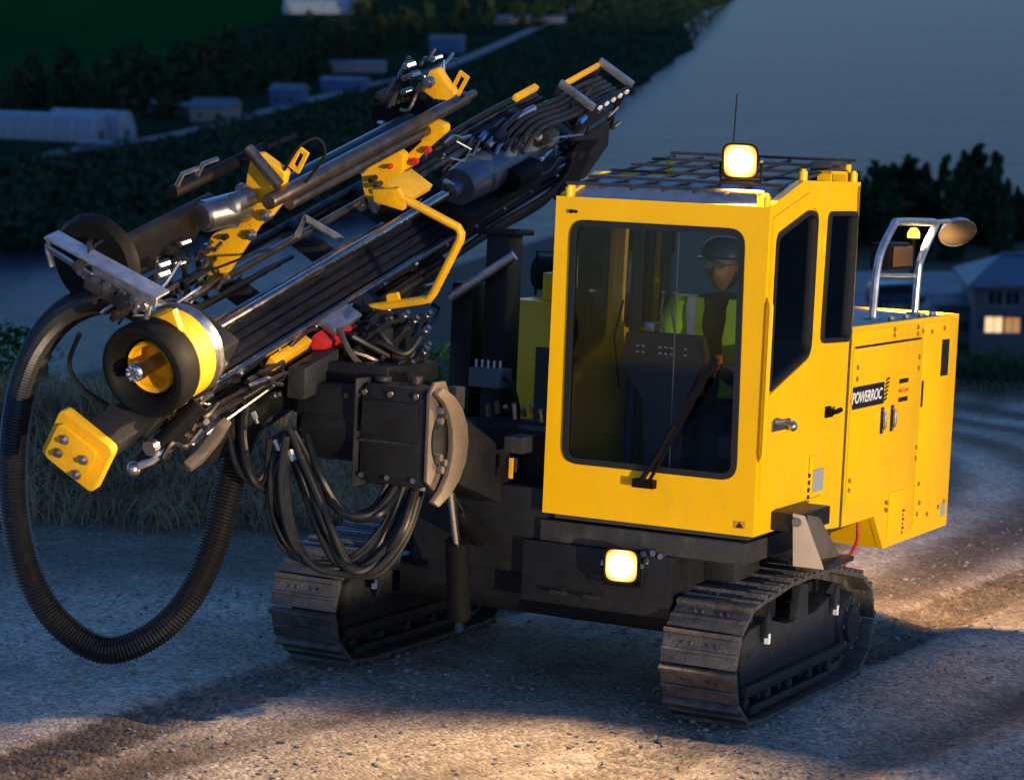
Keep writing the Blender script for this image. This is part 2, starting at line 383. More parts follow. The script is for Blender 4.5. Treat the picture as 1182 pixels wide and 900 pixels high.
# river
def water_mat():
    m = bpy.data.materials.new('river_water'); m.use_nodes = True; t = m.node_tree; p = t.nodes['Principled BSDF']
    p.inputs['Base Color'].default_value = (.085, .095, .125, 1); p.inputs['Roughness'].default_value = .3; p.inputs['Specular IOR Level'].default_value = .10; p.inputs['IOR'].default_value = 1.14
    tc = t.nodes.new('ShaderNodeTexCoord'); mp = t.nodes.new('ShaderNodeMapping'); mp.inputs['Scale'].default_value = (.35, .12, 1); n = t.nodes.new('ShaderNodeTexNoise'); n.inputs['Scale'].default_value = 1.0; n.inputs['Detail'].default_value = 5
    b = t.nodes.new('ShaderNodeBump'); b.inputs['Strength'].default_value = .8; b.inputs['Distance'].default_value = .7
    n3 = t.nodes.new('ShaderNodeTexNoise'); mp3 = t.nodes.new('ShaderNodeMapping'); mp3.inputs['Scale'].default_value = (.55, 2.2, 1); mp3.inputs['Rotation'].default_value = (0, 0, .9); t.links.new(tc.outputs['Object'], mp3.inputs[0]); n3.inputs['Scale'].default_value = .014; n3.inputs['Detail'].default_value = 7; n3.inputs['Distortion'].default_value = .8; t.links.new(mp3.outputs[0], n3.inputs['Vector'])
    r3 = t.nodes.new('ShaderNodeValToRGB'); e = r3.color_ramp.elements; e[0].position = .3; e[0].color = (.022, .026, .036, 1); e[1].position = .7; e[1].color = (.062, .058, .072, 1); t.links.new(n3.outputs['Fac'], r3.inputs[0]); t.links.new(r3.outputs[0], p.inputs['Base Color'])
    t.links.new(tc.outputs['Object'], mp.inputs[0]); t.links.new(mp.outputs[0], n.inputs['Vector']); t.links.new(n.outputs['Fac'], b.inputs['Height']); t.links.new(b.outputs[0], p.inputs['Normal'])
    return m
struct('river', [(-1500, 150, RIVER_Z), (2500, 150, RIVER_Z), (2500, 4500, RIVER_Z), (-1500, 4500, RIVER_Z)], [(0, 1, 2, 3)], water_mat())

# far bank
LAND_Z = RIVER_Z+1.2
def land_at(px, py): return wpt(px, py, z=LAND_Z)
shore = [(-500, 330), (-150, 305), (0, 292), (120, 284), (230, 270), (340, 258), (450, 240), (560, 212), (640, 172), (690, 138), (722, 116), (760, 90), (792, 66), (799, 48), (797, 26), (822, 12), (856, -2), (930, -30), (1100, -55), (1500, -75)]
sp2 = [wpt(a, b, z=RIVER_Z+.1) for a, b in shore]
sp2 = spline(sp2, 6)
LAND = mat('far_meadow', (.016, .034, .016), .95, c2=(.009, .020, .012), scale=.02, spec=0)
far = []; ff = []
n = len(sp2)
for k, p in enumerate(sp2):
    j = V((fbm(p.x, p.y, .03)*4, fbm(p.y, p.x, .03)*4, 0)); p = p+j
    a = p+V((-3, 5, 1.2)); far += [tuple(p-V((0, 0, .6))), (a.x, a.y, LAND_Z), (a.x*1.0-60, a.y+200, LAND_Z), (-2600 + 3800*k/(n-1), 5200, LAND_Z)]
for k in range(n-1):
    for q in range(3): ff.append((k*4+q, k*4+4+q, k*4+5+q, k*4+1+q))
struct('far_bank', far, ff, LAND, smooth=False)
def sheet(name, pix, m, dz=.05):
    p = [land_at(a, b)+V((0, 0, dz)) for a, b in pix]; return struct(name, p, [tuple(range(len(p)))], m, smooth=False)
FIELD = mat('green_field', (.006, .052, .010), .95, c2=(.004, .036, .012), scale=.03, spec=0)
sheet('field', [(-60, 118), (60, 100), (150, 78), (240, 52), (330, 14), (350, -40), (250, -70), (-200, -70)], FIELD, .06)
ROADF = mat('pale_track', (.085, .088, .09), .9, var=.15, scale=.3)
def strip(name, pix, wpx, m, dz=.12):
    c = [land_at(a, b) for a, b in pix]; c = spline(c, 5); vs = []; 
    for k, p in enumerate(c):
        d = (c[min(k+1, len(c)-1)]-c[max(k-1, 0)]).normalized(); q = V((-d.y, d.x, 0))*wpx; vs += [tuple(p+q+V((0, 0, dz))), tuple(p-q+V((0, 0, dz)))]
    return struct(name, vs, [(2*k, 2*k+2, 2*k+3, 2*k+1) for k in range(len(c)-1)], m, smooth=False)
strip('far_road', [(-60, 203), (20, 190), (90, 172), (190, 158), (270, 139), (330, 123), (420, 100), (500, 82), (580, 50), (640, 22), (690, -5)], 2.6, ROADF)

# ================================================================== vegetation
LEAF = {}
def leaf_mat(name, c, c2):
    m = mat(name, c, .85, c2=c2, scale=.9, spec=.03)
    return m
LF1 = leaf_mat('dark_foliage', (.026, .052, .026), (.012, .026, .014))
LF2 = leaf_mat('olive_foliage', (.040, .060, .026), (.018, .030, .015))
LF5 = leaf_mat('tall_tree_foliage', (.034, .075, .034), (.014, .034, .018))
LF4 = leaf_mat('blue_green_foliage', (.016, .045, .034), (.008, .022, .018))
LF3 = leaf_mat('near_green_leaf', (.045, .120, .025), (.020, .060, .014))
DRY = mat('dry_weed', (.44, .29, .15), .85, c2=(.17, .11, .055), scale=2.5, spec=.1)
GRN = mat('green_weed', (.060, .095, .030), .85, c2=(.030, .050, .018), scale=2.5)
BRK = mat('bark', (.070, .055, .042), .9, var=.3)
def crown_mesh(name, h, rx, nf, ls, shape, seed):
    rd = random.Random(seed); vs = []; fs = []
    lobes = []
    for k in range(46):
        t = (k+rd.random())/46; z = h*(.06+.90*t)
        if shape == 'cone': rad = rx*(1.0-t)**.8
        elif shape == 'spire': rad = rx*(.35+.65*sin(pi*min(1, t*1.02)))*(1-.5*t)
        else: rad = rx*sqrt(max(.05, 1-(2*t-1)**2*.8))
        a = rd.random()*2*pi; q = rad*rd.uniform(.2, .8)
        lobes.append((q*cos(a), q*sin(a), z, rx*rd.uniform(.22, .46)*(1 if shape == 'round' else .85-.68*t)))
    for i in range(nf):
        lx, ly, lz, lr = lobes[i % len(lobes)]
        d = V((rd.gauss(0, 1), rd.gauss(0, 1), rd.gauss(0, 1))).normalized()*lr*rd.uniform(.35, 1.08)*(1.35 if rd.random() < .12 else 1)
        p = V((lx, ly, lz))+V((d.x, d.y, d.z*(1.15 if shape == 'round' else 2.6))); s = ls*rd.uniform(.5, 1.3)
        a = V((rd.uniform(-1, 1), rd.uniform(-1, 1), rd.uniform(-.6, .9))).normalized(); b = a.cross(V((rd.uniform(-1, 1), rd.uniform(-1, 1), 1))).normalized()
        o = len(vs); vs += [tuple(p-a*s), tuple(p+b*s*.5), tuple(p+a*s), tuple(p-b*s*.5)]; fs.append((o, o+1, o+2, o+3))
    me = bpy.data.meshes.new(name); me.from_pydata(vs, [], fs); me.update(); return me
def trunk_mesh(name, h, r, seed):
    rd = random.Random(seed); b = B(); top = V((rd.uniform(-.3, .3)*r*4, rd.uniform(-.3, .3)*r*4, h*.85))
    b.tube(spline([V((0, 0, -.6)), top*.4+V((r, 0, 0)), top], 4), r, 6, rf=lambda k, m: r*(1-.8*k/m))
    for k in range(5):
        a = rd.random()*6.28; t = rd.uniform(.3, .75); s = top*t; b.tube([s, s+V((cos(a), sin(a), .7))*h*.16], r*.35, 5, rf=lambda k, m: r*.4*(1-.6*k/m))
    me0 = b.build(name, BRK); me = me0.data; bpy.data.objects.remove(me0); return me
def tree(name, label, group, loc, rot, sc, tm, cm, lf, cat='tree'):
    o = empty(name, None, loc); o.rotation_euler = (0, 0, rot); o.scale = sc; tag(o, label, cat, group)
    link('trunk', tm, BRK, o); link('crown', cm, lf, o); return o
# tall trees on the right behind the house yard
tc_ = [crown_mesh('crown', 12, 2.6, 5200, .30, s, k) for k, s in enumerate(('spire', 'spire', 'round', 'spire'))]
tt_ = [trunk_mesh('trunk', 12, .22, k) for k in range(2)]
rd = random.Random(4)
RT = [(948, 186, 225), (968, 190, 235), (990, 196, 214), (1010, 184, 228), (1032, 188, 216), (1050, 176, 236), (1070, 186, 222), (1092, 178, 214), (1112, 172, 232), (1131, 164, 222), (1150, 174, 214), (1163, 205, 226), (1180, 222, 210), (1204, 215, 218), (1100, 230, 200), (1030, 236, 204), (1160, 262, 196), (975, 240, 205), (1062, 250, 200)]
rq = random.Random(77)
RT += [(940+k*14.5+rq.uniform(-5, 5), rq.uniform(178, 214), rq.uniform(205, 240)) for k in range(17)]
RTL = ['leftmost tall dark tree right behind the cab', None, None, None, None, None, None, None, None, 'tallest dark tree at the right, spire above its row', None, None, None, 'dark tree at the right edge behind the house roof', None, None, None, None, None]
for k, (px, py, Y) in enumerate(RT):
    p = wpt(px, py, y=Y); gz = ground_z(p.x, p.y, False); h = p.z-gz
    s = h/12.0; w_ = s*rd.uniform(.9, 1.3)*(1.35 if k < 14 else 1.7)
    tree('tall_tree', (RTL[k] if k < len(RTL) else None) or ('dark leafy tree standing above the parked van' if px < 1060 else 'dark leafy tree standing behind the round mirror' if px < 1130 else 'dark leafy tree standing behind the house roof' if px > 1145 else 'dark leafy tree between the mirror and the house roof'), 'trees in the dark row behind the yard', (p.x, p.y, gz), rd.random()*6.28, (w_, w_, s), tt_[k % 2], tc_[(0, 1, 3)[k % 3]], LF5 if k % 3 else LF2)
# far trees
fc_ = [crown_mesh('crown', 9, 3.4, 420, .75, 'round', 20+k) for k in range(3)]
ft_ = [trunk_mesh('trunk', 9, .25, 9)]
rd = random.Random(11)
belt = []; blab = []
def belt_row(x0, y0, x1, y1, n, j, lb):
    for k in range(n): blab.append(lb); t = (k+.5)/n; belt.append((x0+(x1-x0)*t+rd.uniform(-6, 6), y0+(y1-y0)*t+rd.uniform(-j, j)))
belt_row(0, 128, 300, 62, 20, 7, 'dark tree in the belt along the near edge of the green field'); belt_row(60, 132, 330, 78, 18, 8, 'dark tree in the middle of the wood behind the greenhouses'); belt_row(140, 138, 400, 82, 16, 9, 'dark tree on the road side of the wood behind the far houses'); belt_row(290, 60, 440, 18, 12, 9, 'dark tree in front of the distant greenhouse at the top')
belt_row(420, 62, 600, 10, 16, 10, 'dark tree around the bright blue far building'); belt_row(600, 26, 760, -12, 14, 8, 'dark tree beside the river at the top of the picture'); belt_row(330, 80, 480, 50, 10, 8, 'dark tree above the long low far shed')
for k, (px, py) in enumerate(belt):
    p = land_at(px, py+4); s = rd.uniform(.6, 1.5)
    tree('far_tree', blab[k], 'far trees beyond the river', (p.x, p.y, LAND_Z), rd.random()*6.28, (s, s, s*rd.uniform(.8, 1.1)), ft_[0], fc_[k % 3], (LF1, LF2, LF1, LF4)[k % 4])
# scrub along the far shore
def scrub(name, lines, per, ls, label, m, hh):
    rd = random.Random(5); vs = []; fs = []
    for i in range(per):
        a, b, c, d = rd.choice(lines); t = rd.random(); u_ = rd.random()
        px = a[0]+(b[0]-a[0])*t; py = a[1]+(b[1]-a[1])*t; qx = c[0]+(d[0]-c[0])*t; qy = c[1]+(d[1]-c[1])*t
        p = land_at(px+(qx-px)*u_, py+(qy-py)*u_); clump = .5+.5*fbm(p.x, p.y, .06)+.3*fbm(p.x, p.y, .2); h = hh*max(.08, clump)
        p = p+V((0, 0, h*rd.random()**.7)); s = ls*rd.uniform(.5, 1.4)
        a_ = V((rd.uniform(-1, 1), rd.uniform(-1, 1), rd.uniform(-.5, .8))).normalized(); b_ = a_.cross(V((rd.uniform(-1, 1), rd.uniform(-1, 1), 1))).normalized()
        o = len(vs); vs += [tuple(p-a_*s), tuple(p+b_*s*.6), tuple(p+a_*s), tuple(p-b_*s*.6)]; fs.append((o, o+1, o+2, o+3))
    o = struct(name, vs, fs, m, kind='stuff', smooth=False); tag(o, label, 'scrub', kind='stuff'); return o
seg = []
up = [(-20, 214), (100, 190), (200, 172), (300, 148), (400, 122), (500, 100), (590, 64), (660, 30), (740, -8)]
lo = [(-20, 292), (120, 282), (230, 268), (340, 256), (450, 238), (560, 208), (690, 134), (795, 58), (850, 0)]
for k in range(len(up)-1): seg.append((up[k], up[k+1], lo[k], lo[k+1]))
scrub('bank_scrub', seg, 42000, .8, 'dark green scrub covering the far river bank', LF1, 6.0)

# weeds on the bank at the left and along the brow
def blades(name, label, n, place, hmin, hmax, m, wid=.012, curl=.5, seed=3):
    rd = random.Random(seed); vs = []; fs = []
    for i in range(n):
        x, y = place(rd); z = ground_z(x, y, False)-.02; h = rd.uniform(hmin, hmax); a = rd.random()*6.28; d = V((cos(a), sin(a), 0)); sd = V((-sin(a), cos(a), 0)); w = wid*rd.uniform(.5, 1.4)
        c = curl*rd.uniform(.3, 1.6); p = V((x, y, z)); o = len(vs)
        for k in range(4):
            t = k/3; q = p+d*(h*c*t*t)+V((0, 0, h*(t-.35*c*t*t))); ww = w*(1-t*.85); vs += [tuple(q-sd*ww), tuple(q+sd*ww)]
        for k in range(3): fs.append((o+2*k, o+2*k+1, o+2*k+3, o+2*k+2))
    o = struct(name, vs, fs, m, kind='stuff', smooth=False); tag(o, label, 'weeds', kind='stuff'); return o
def pl_left(rd):
    while True:
        x = rd.uniform(-6.0, -.3); y = rd.uniform(15.6, 20.5)
        if x < -1.0+(y-16)*.05+.5*rd.random() and y-.12*(x+3) > 16.0+.7*rd.random()**2+.4*fbm(x, y, 1.2): return x, y
blades('dry_weeds', 'tangled dry grey brown weeds on the bank behind the big hose', 24000, pl_left, .10, .42, DRY, .006, 1.0)
blades('green_weeds', 'green grass growing through the dry weeds at the left', 3500, lambda r: (r.uniform(-6, -2.2), r.uniform(18.6, 21)), .15, .5, LF3, .007, .5, 8)
def pl_right(rd):
    x = rd.uniform(-.5, 9); return x, 27.6+rd.random()**.7*5.5+.5*fbm(x, 0, .8)
blades('brow_weeds', 'dark green weeds along the edge of the road at the right', 15000, pl_right, .10, .60, LF1, .008, .6, 9)
# shrubs just over the edge
sc_ = [crown_mesh('crown', 1.6, .6, 1500, .055, 'round', 40+k) for k in range(3)]
st_ = trunk_mesh('trunk', 1.5, .03, 31)
rd = random.Random(21)
SHR = [(18, 372, 21.5, 'leafy green shrub at the left edge behind the black hose loop'), (52, 432, 21.8, 'low green shrub beside the blue drum'), (-14, 400, 20.5, 'green shrub cut by the left edge of the picture'), (505, 392, 23, 'green shrub seen under the yellow guard hoop'), (545, 402, 24, 'green shrub between the two dark posts'), (460, 405, 23.5, 'green shrub behind the boom hoses'),
       (1122, 408, 31, 'dark bush beside the rear edge of the engine housing'), (1150, 402, 33, 'dark bush below the lit window of the house'), (1178, 412, 31.5, 'dark bush at the right edge below the house'), (1138, 428, 30.0, 'low dark bush left of the bend in the road'), (1164, 432, 30.4, 'low dark bush right above the bend in the road'), (1196, 420, 30.2, 'dark bush cut by the right edge above the road')]
for k, (px, py, Y, lb) in enumerate(SHR):
    p = wpt(px, py, y=Y); gz = ground_z(p.x, p.y, False); h = max(.5, p.z-gz); s = h/1.6
    tree('shrub', lb, 'shrubs over the edge', (p.x, p.y, gz-.05), rd.random()*6.28, (max(s, .6), max(s, .6), s), st_, sc_[k % 3], LF3 if k < 6 else LF1, 'shrub')

# stones on the road
def stones():
    rd = random.Random(6); vs = []; fs = []
    ico = [V(p).normalized() for p in ((0,1,1.6),(0,-1,1.6),(0,1,-1.6),(0,-1,-1.6),(1,1.6,0),(-1,1.6,0),(1,-1.6,0),(-1,-1.6,0),(1.6,0,1),(-1.6,0,1),(1.6,0,-1),(-1.6,0,-1))]
    icf = ((0,1,8),(0,8,4),(0,4,5),(0,5,9),(0,9,1),(1,9,7),(1,7,6),(1,6,8),(8,6,10),(8,10,4),(4,10,2),(4,2,5),(5,2,11),(5,11,9),(9,11,7),(3,2,10),(3,10,6),(3,6,7),(3,7,11),(3,11,2))
    N = 34000
    for i in range(N):
        y = 7.2+rd.random()**1.4*14; x = rd.uniform(-1, 1)*(y*.24)
        if x < -1.0 and y > 16.6: continue
        r = .0035+.015*rd.random()**8; z = ground_z(x, y)
        if rd.random() > .60+.9*fbm(x, y, 1.3): continue
        sc = (rd.uniform(.7, 1.3), rd.uniform(.7, 1.3), rd.uniform(.5, .9)); a = rd.random()*6.28; o = len(vs)
        for p in ico:
            q = p*(1+rd.uniform(-.18, .18)); X = q.x*cos(a)-q.y*sin(a); Y = q.x*sin(a)+q.y*cos(a)
            vs.append((x+X*r*sc[0], y+Y*r*sc[1], z+r*.25+q.z*r*sc[2]))
        fs += [tuple(k+o for k in f) for f in icf]
    o = struct('gravel', vs, fs, mat('gravel_stone', (.32, .295, .265), .85, c2=(.16, .148, .132), scale=9), kind='stuff', smooth=False); tag(o, 'loose gravel stones scattered over the road', 'gravel', kind='stuff')
stones()

# ================================================================== buildings
FILM = mat('greenhouse_film', (.13, .165, .21), .45, var=.12, scale=.6)
FILMD = mat('greenhouse_gable', (.16, .20, .25), .4, var=.3, scale=.8)
WALLP = mat('pale_wall', (.065, .07, .08), .8, var=.1, scale=.8)
WALLB = mat('blue_wall', (.03, .07, .17), .7, var=.15, scale=.8)
WALLG = mat('grey_brown_wall', (.14, .125, .115), .8, var=.2, scale=.8)
ROOFB = mat('blue_metal_roof', (.04, .068, .105), .5, var=.12, scale=.5)
ROOFD = mat('dark_roof', (.075, .08, .10), .6, var=.2, scale=.5)
PANE = mat('dark_pane', (.012, .016, .022), .12)
LITW = mat('lit_pane', (.8, .6, .35), .5, emit=(1, .66, .30), es=.22)
LITO = mat('dim_lit_pane', (.6, .35, .15), .5, emit=(1, .45, .12), es=.09)
FRMW = mat('window_frame', (.14, .145, .15), .6)
def greenhouse(label, loc, rot, L, w, h, nh):
    r = empty('greenhouse', None, loc); r.rotation_euler = (0, 0, rot); tag(r, label, 'greenhouse', 'plastic greenhouses across the river')
    N = 12
    def arc(s=1.0): return [(w/2*s*cos(pi*k/N), 1.2+(h-1.2)*s*sin(pi*k/N)) for k in range(N+1)]
    prof = [(w/2, 0)]+arc()+[(-w/2, 0)]
    b = B(); m = len(prof); vs = [(x, y, z) for x in (-L/2, L/2) for (y, z) in prof]; b.add(vs, [(k, k+1, m+k+1, m+k) for k in range(m-1)]); b.build('film_cover', FILM, r)
    for sx in (-1, 1):
        g = B(); g.add([(sx*(L/2-.05), y, z) for y, z in prof], [tuple(range(m))]); ge = g.build('gable_end', FILMD, r)
        d = B(); d.box(sx*L/2-.06, sx*L/2+.06, -1.0, 1.0, 0, 2.3); d.build('door', WALLP, ge)
    for k in range(nh):
        x = -L/2+L*k/(nh-1); t = B(); t.tube([(x, y*1.01, z*1.01) for y, z in prof], .07, 5); t.build('hoop', SIL, r)
    return r
p = land_at(62, 163); greenhouse('long pale arched greenhouse at the left edge, its round gable facing right', (p.x-9, p.y+8, LAND_Z), radians(-24), 42, 7.0, 5.6, 9)
p = land_at(112, 165); greenhouse('small arched greenhouse tucked behind the right end of the long pale one', (p.x-3, p.y+11, LAND_Z), radians(-24), 18, 6.4, 6.0, 5)
p = land_at(376, 17); greenhouse('distant pale greenhouse at the top beside the green field', (p.x, p.y+6, LAND_Z), radians(-6), 40, 9, 7.0, 7)
def house(name, label, cat, loc, rot, w, d, h, rh, wm, rm, wins=(), hip=0, over=.4, door=None, group=None):
    r = empty(name, None, loc); r.rotation_euler = (0, 0, rot); tag(r, label, cat, group)
    b = B(); b.box(-w/2, w/2, -d/2, d/2, -1.0, h); wa = b.build('wall', wm, r, bevel=.02)
    b = B(); o = over; e = [(-w/2-o, -d/2-o, h), (w/2+o, -d/2-o, h), (w/2+o, d/2+o, h), (-w/2-o, d/2+o, h)]; rr = [(-w/2-o+hip, 0, h+rh), (w/2+o-hip, 0, h+rh)]
    lo_ = [(x, y, z-.18) for x, y, z in e]
    b.add([*e, *rr, *lo_], [(0, 1, 5, 4), (1, 2, 5), (2, 3, 4, 5), (3, 0, 4), (6, 9, 8, 7), (0, 6, 7, 1), (1, 7, 8, 2), (2, 8, 9, 3), (3, 9, 6, 0)])
    rf = b.build('roof', rm, r, smooth=False)
    if rh > .6:
        c = B(); c.tube([V(rr[0])+V((0, 0, .05)), V(rr[1])+V((0, 0, .05))], .12, 6); c.build('ridge_cap', rm, rf)
    for (face, a, z0, ww, hh, pm) in wins:
        f = B(); q = B()
        y = -d/2
        f.box(a-ww/2-.08, a+ww/2+.08, y-.06, y+.05, z0-.08, z0); f.box(a-ww/2-.08, a+ww/2+.08, y-.06, y+.05, z0+hh, z0+hh+.08)
        f.box(a-ww/2-.08, a-ww/2, y-.06, y+.05, z0, z0+hh); f.box(a+ww/2, a+ww/2+.08, y-.06, y+.05, z0, z0+hh); f.box(a-.025, a+.025, y-.05, y+.05, z0, z0+hh)
        fo = f.build('window', FRMW, r); q.box(a-ww/2, a+ww/2, y-.02, y+.03, z0, z0+hh); q.build('pane', pm, fo)
    if door:
        a, ww, hh = door; q = B(); q.box(a-ww/2, a+ww/2, -d/2-.05, -d/2+.05, 0, hh); q.build('door', ROOFD, r, bevel=.01)
    return r
HY = 156
p = wpt(1146, 402, y=HY); gz = -24.6
hx = p.x
house('house', 'two storey house with a blue metal roof and a lit window', 'house', (hx+4.2, HY+3, gz), radians(-4), 10.6, 7.5, 4.6, 1.5, WALLP, ROOFB,
      [(0, -4.0, 3.3, .95, .9, PANE), (0, -2.9, 3.3, .95, .9, PANE), (0, -4.92, 1.55, .34, .9, PANE), (0, -4.05, 1.5, 1.1, 1.02, LITW), (0, -2.85, 1.5, .95, .98, LITO), (0, .6, 1.5, 1.2, 1.0, PANE), (0, .8, 3.3, 1.2, .9, PANE)], hip=2.6, over=.6, door=(3.0, 1.0, 2.0))
hs = [o for o in col.objects if o.name.startswith('house')][0]
b = B(); b.tube([(-5.9, -4.36, 4.56), (5.9, -4.36, 4.86)], .07, 6); b.tube([(-5.22, -4.30, 4.54), (-5.22, -3.82, 4.3), (-5.22, -3.82, 0)], .05, 6); b.build('gutter', ROOFD, hs)
b = B(); b.box(-4.6, -1.0, -4.55, -3.76, 2.75, 2.85); b.build('porch_roof', ROOFD, hs)
b = B(); b.tube([(-1, 0, 6.5), (-1, 0, 8.0)], .03, 5); b.tube([(-1.5, 0, 7.8), (-.5, 0, 7.8)], .02, 5); b.build('aerial', SIL, hs)
p = wpt(1110, 396, y=HY+4); house('annex', 'low grey lean-to left of the house with the lit window', 'shed', (p.x-.3, HY+5, gz), radians(-4), 3.0, 5, 2.9, .35, WALLP, ROOFD, [(0, .2, 1.0, .8, .8, PANE)], over=.3)
for (px, py, w, d, h, rh, rot, wm, rm, lb, cat) in (
    (247, 141, 10, 7, 3.6, 1.6, -14, WALLG, ROOFB, 'brown walled house with a bluish roof beside the pale far road', 'house'),
    (222, 136, 6, 5, 2.6, .8, -14, WALLP, ROOFD, 'small pale hut left of the brown walled far house', 'hut'),
    (333, 122, 8, 6, 3.8, 1.4, -18, WALLB, ROOFB, 'blue house standing above the far road left of the drill', 'house'),
    (413, 84, 16, 6, 2.8, .7, -8, WALLG, ROOFB, 'long low shed with a bluish roof above the rear gripper arm', 'shed'),
    (398, 106, 12, 6, 3.0, .9, -16, WALLB, ROOFB, 'long blue grey shed beside the far road behind the rods', 'shed'),
    (516, 62, 11, 7, 4.6, 1.6, -10, WALLB, ROOFD, 'bright blue walled building near the top, left of the river', 'building'),
    (612, 28, 30, 8, 2.6, .7, -8, WALLG, ROOFB, 'long grey roofed barn at the top near the river bank', 'barn'),
    (112, 174, 7, 3.5, 1.5, .5, -20, WALLP, ROOFB, 'low pale hut in front of the greenhouse gable', 'hut'),
    (186, 131, 7, 5, 2.4, .7, -12, WALLP, ROOFD, 'small dark roofed hut between the greenhouse and the brown house', 'hut')):
    p = land_at(px, py); dist = p.y
    k = dist/620.0
    house('far_house' if cat == 'house' else 'far_'+cat, lb, cat, (p.x, p.y+d/2, LAND_Z), radians(rot), w, d, h, rh, wm, rm, [(0, -w*.25, 1.0, 1.1, 1.0, PANE), (0, w*.2, 1.0, 1.1, 1.0, PANE)] if cat in ('house', 'building') else ())
# parked car in the yard behind the engine housing
YARD = mat('yard_ground', (.16, .165, .17), .9, var=.2, scale=.4)
struct('yard', [(x, y, -24.2+.02) for x, y in ((20, 158), (33, 158), (35, 190), (20, 190))], [(0, 1, 2, 3)], YARD)
def car(loc, rot):
    r = empty('parked_van', None, loc); r.rotation_euler = (0, 0, rot); tag(r, 'dark van parked in the yard, seen under the rear handrail', 'van')
    m = mat('van_paint', (.02, .03, .05), .35, coat=.5)
    prof = [(-2.0, .35), (-2.0, 1.0), (-1.85, 1.85), (.9, 1.9), (1.35, 1.15), (2.0, .95), (2.05, .35)]
    b = B(); b.prism([(x, -.8, z) for x, z in prof], (0, 1.6, 0)); b.build('body', m, r, bevel=.06)
    for x in (-1.25, 1.25):
        for s in (-1, 1):
            t = B(); t.cyl((x, s*.66, .32), (x, s*.84, .32), .32, n=18); w_ = t.build('wheel', BLK, r, bevel=.02); h_ = B(); h_.cyl((x, s*.845, .32), (x, s*.86, .32), .18, n=14); h_.build('rim', STL, w_)
    for s in (-1, 1):
        g = B(); g.prism([(x, s*.805, z) for x, z in ((-1.7, 1.15), (-1.6, 1.7), (.75, 1.72), (1.1, 1.15))], (0, s*.01, 0)); g.build('side_window', PANE, r)
    g = B(); g.prism([(.98, -.68, 1.82), (.98, .68, 1.82), (1.34, .7, 1.2), (1.34, -.7, 1.2)], (.02, 0, .012)); g.build('windscreen', PANE, r)
    for s in (-1, 1):
        l = B(); l.box(2.0, 2.06, s*.55-.14, s*.55+.14, .68, .82); l.build('headlight', STL, r)
p = wpt(1034, 336, y=172); car((p.x, 172, -24.15), radians(15))
# blue drum on the bank
p = wpt(88, 424, y=20.2); gz = ground_z(p.x, p.y, False)
r = empty('blue_drum', None, (p.x, p.y, gz+.16)); tag(r, 'blue plastic drum lying on the bank inside the hose loop', 'drum'); r.rotation_euler = (0, 0, radians(12)); r.scale = (.8, .8, .8)
b = B(); b.lathe((-.28, 0, 0), (1, 0, 0), [(0, 0), (0, .15), (.02, .17), (.1, .175), (.14, .19), (.18, .175), (.36, .175), (.40, .19), (.44, .175), (.54, .17), (.56, .15), (.56, 0)], 20); b.build('shell', BLU, r)
b = B(); b.cyl((.285, .07, .06), (.31, .07, .06), .03, n=10); b.build('bung', BLK, r)

# ================================================================== the drill rig
rig = bpy.data.objects.new('drill_rig', None); col.objects.link(rig); rig.matrix_world = RIG
tag(rig, 'yellow crawler drill rig with lit work lamps and a raised drill feed', 'drill rig')
def P(name): return empty(name, rig)

# ---- tracks
def hull(pts):
    pts = sorted(set(pts)); 
    def half(ps):
        o = []
        for p in ps:
            while len(o) >= 2 and (o[-1][0]-o[-2][0])*(p[1]-o[-2][1])-(o[-1][1]-o[-2][1])*(p[0]-o[-2][0]) <= 0: o.pop()
            o.append(p)
        return o
    a = half(pts); b = half(pts[::-1]); return a[:-1]+b[:-1]
CIR = [((.14, .325), .27), ((1.52, .29), .25), ((.62, .36), .28), ((1.05, .36), .275), ((.14, .24), .20)]
pts = [(c[0]+r*cos(a*pi/24), c[1]+r*sin(a*pi/24)) for c, r in CIR for a in range(48)]
pts += [(.2, .04), (1.48, .04)]
hp = hull(pts)
def resample(lp, n):
    L = [0]
    for i in range(len(lp)): L.append(L[-1]+math.dist(lp[i], lp[(i+1) % len(lp)]))
    out = []; i = 0
    for k in range(n):
        t = L[-1]*k/n
        while L[i+1] < t: i += 1
        f = (t-L[i])/(L[i+1]-L[i]); a = lp[i]; b = lp[(i+1) % len(lp)]; out.append((a[0]+(b[0]-a[0])*f, a[1]+(b[1]-a[1])*f))
    return out, L[-1]
NS = 26
sp_, PL = resample(hp, NS)
def shoe_mesh():
    b = B(); h = PL/NS/2; w = .192
    b.box(-w, w, -h*.96, h*.96, 0, .022)
    b.prism([(-w, -h*.96, .02), (-w, -h*.60, .02), (-w, -h*.68, .045), (-w, -h*.92, .045)], (2*w, 0, 0))
    b.prism([(-w, h*.10, .02), (-w, h*.34, .02), (-w, h*.30, .034), (-w, h*.14, .034)], (2*w, 0, 0))
    for x in (-.085, -.045, .045, .085): b.cyl((x, -h*.22, .02), (x, -h*.22, .033), .010, n=6)
    for x in (-.065, .065): b.box(x-.022, x+.022, -h*.9, h*.9, -.04, .0)
    o = b.build('track_shoe', SHO, bevel=.003); me = o.data; bpy.data.objects.remove(o); return me
SHM = shoe_mesh()
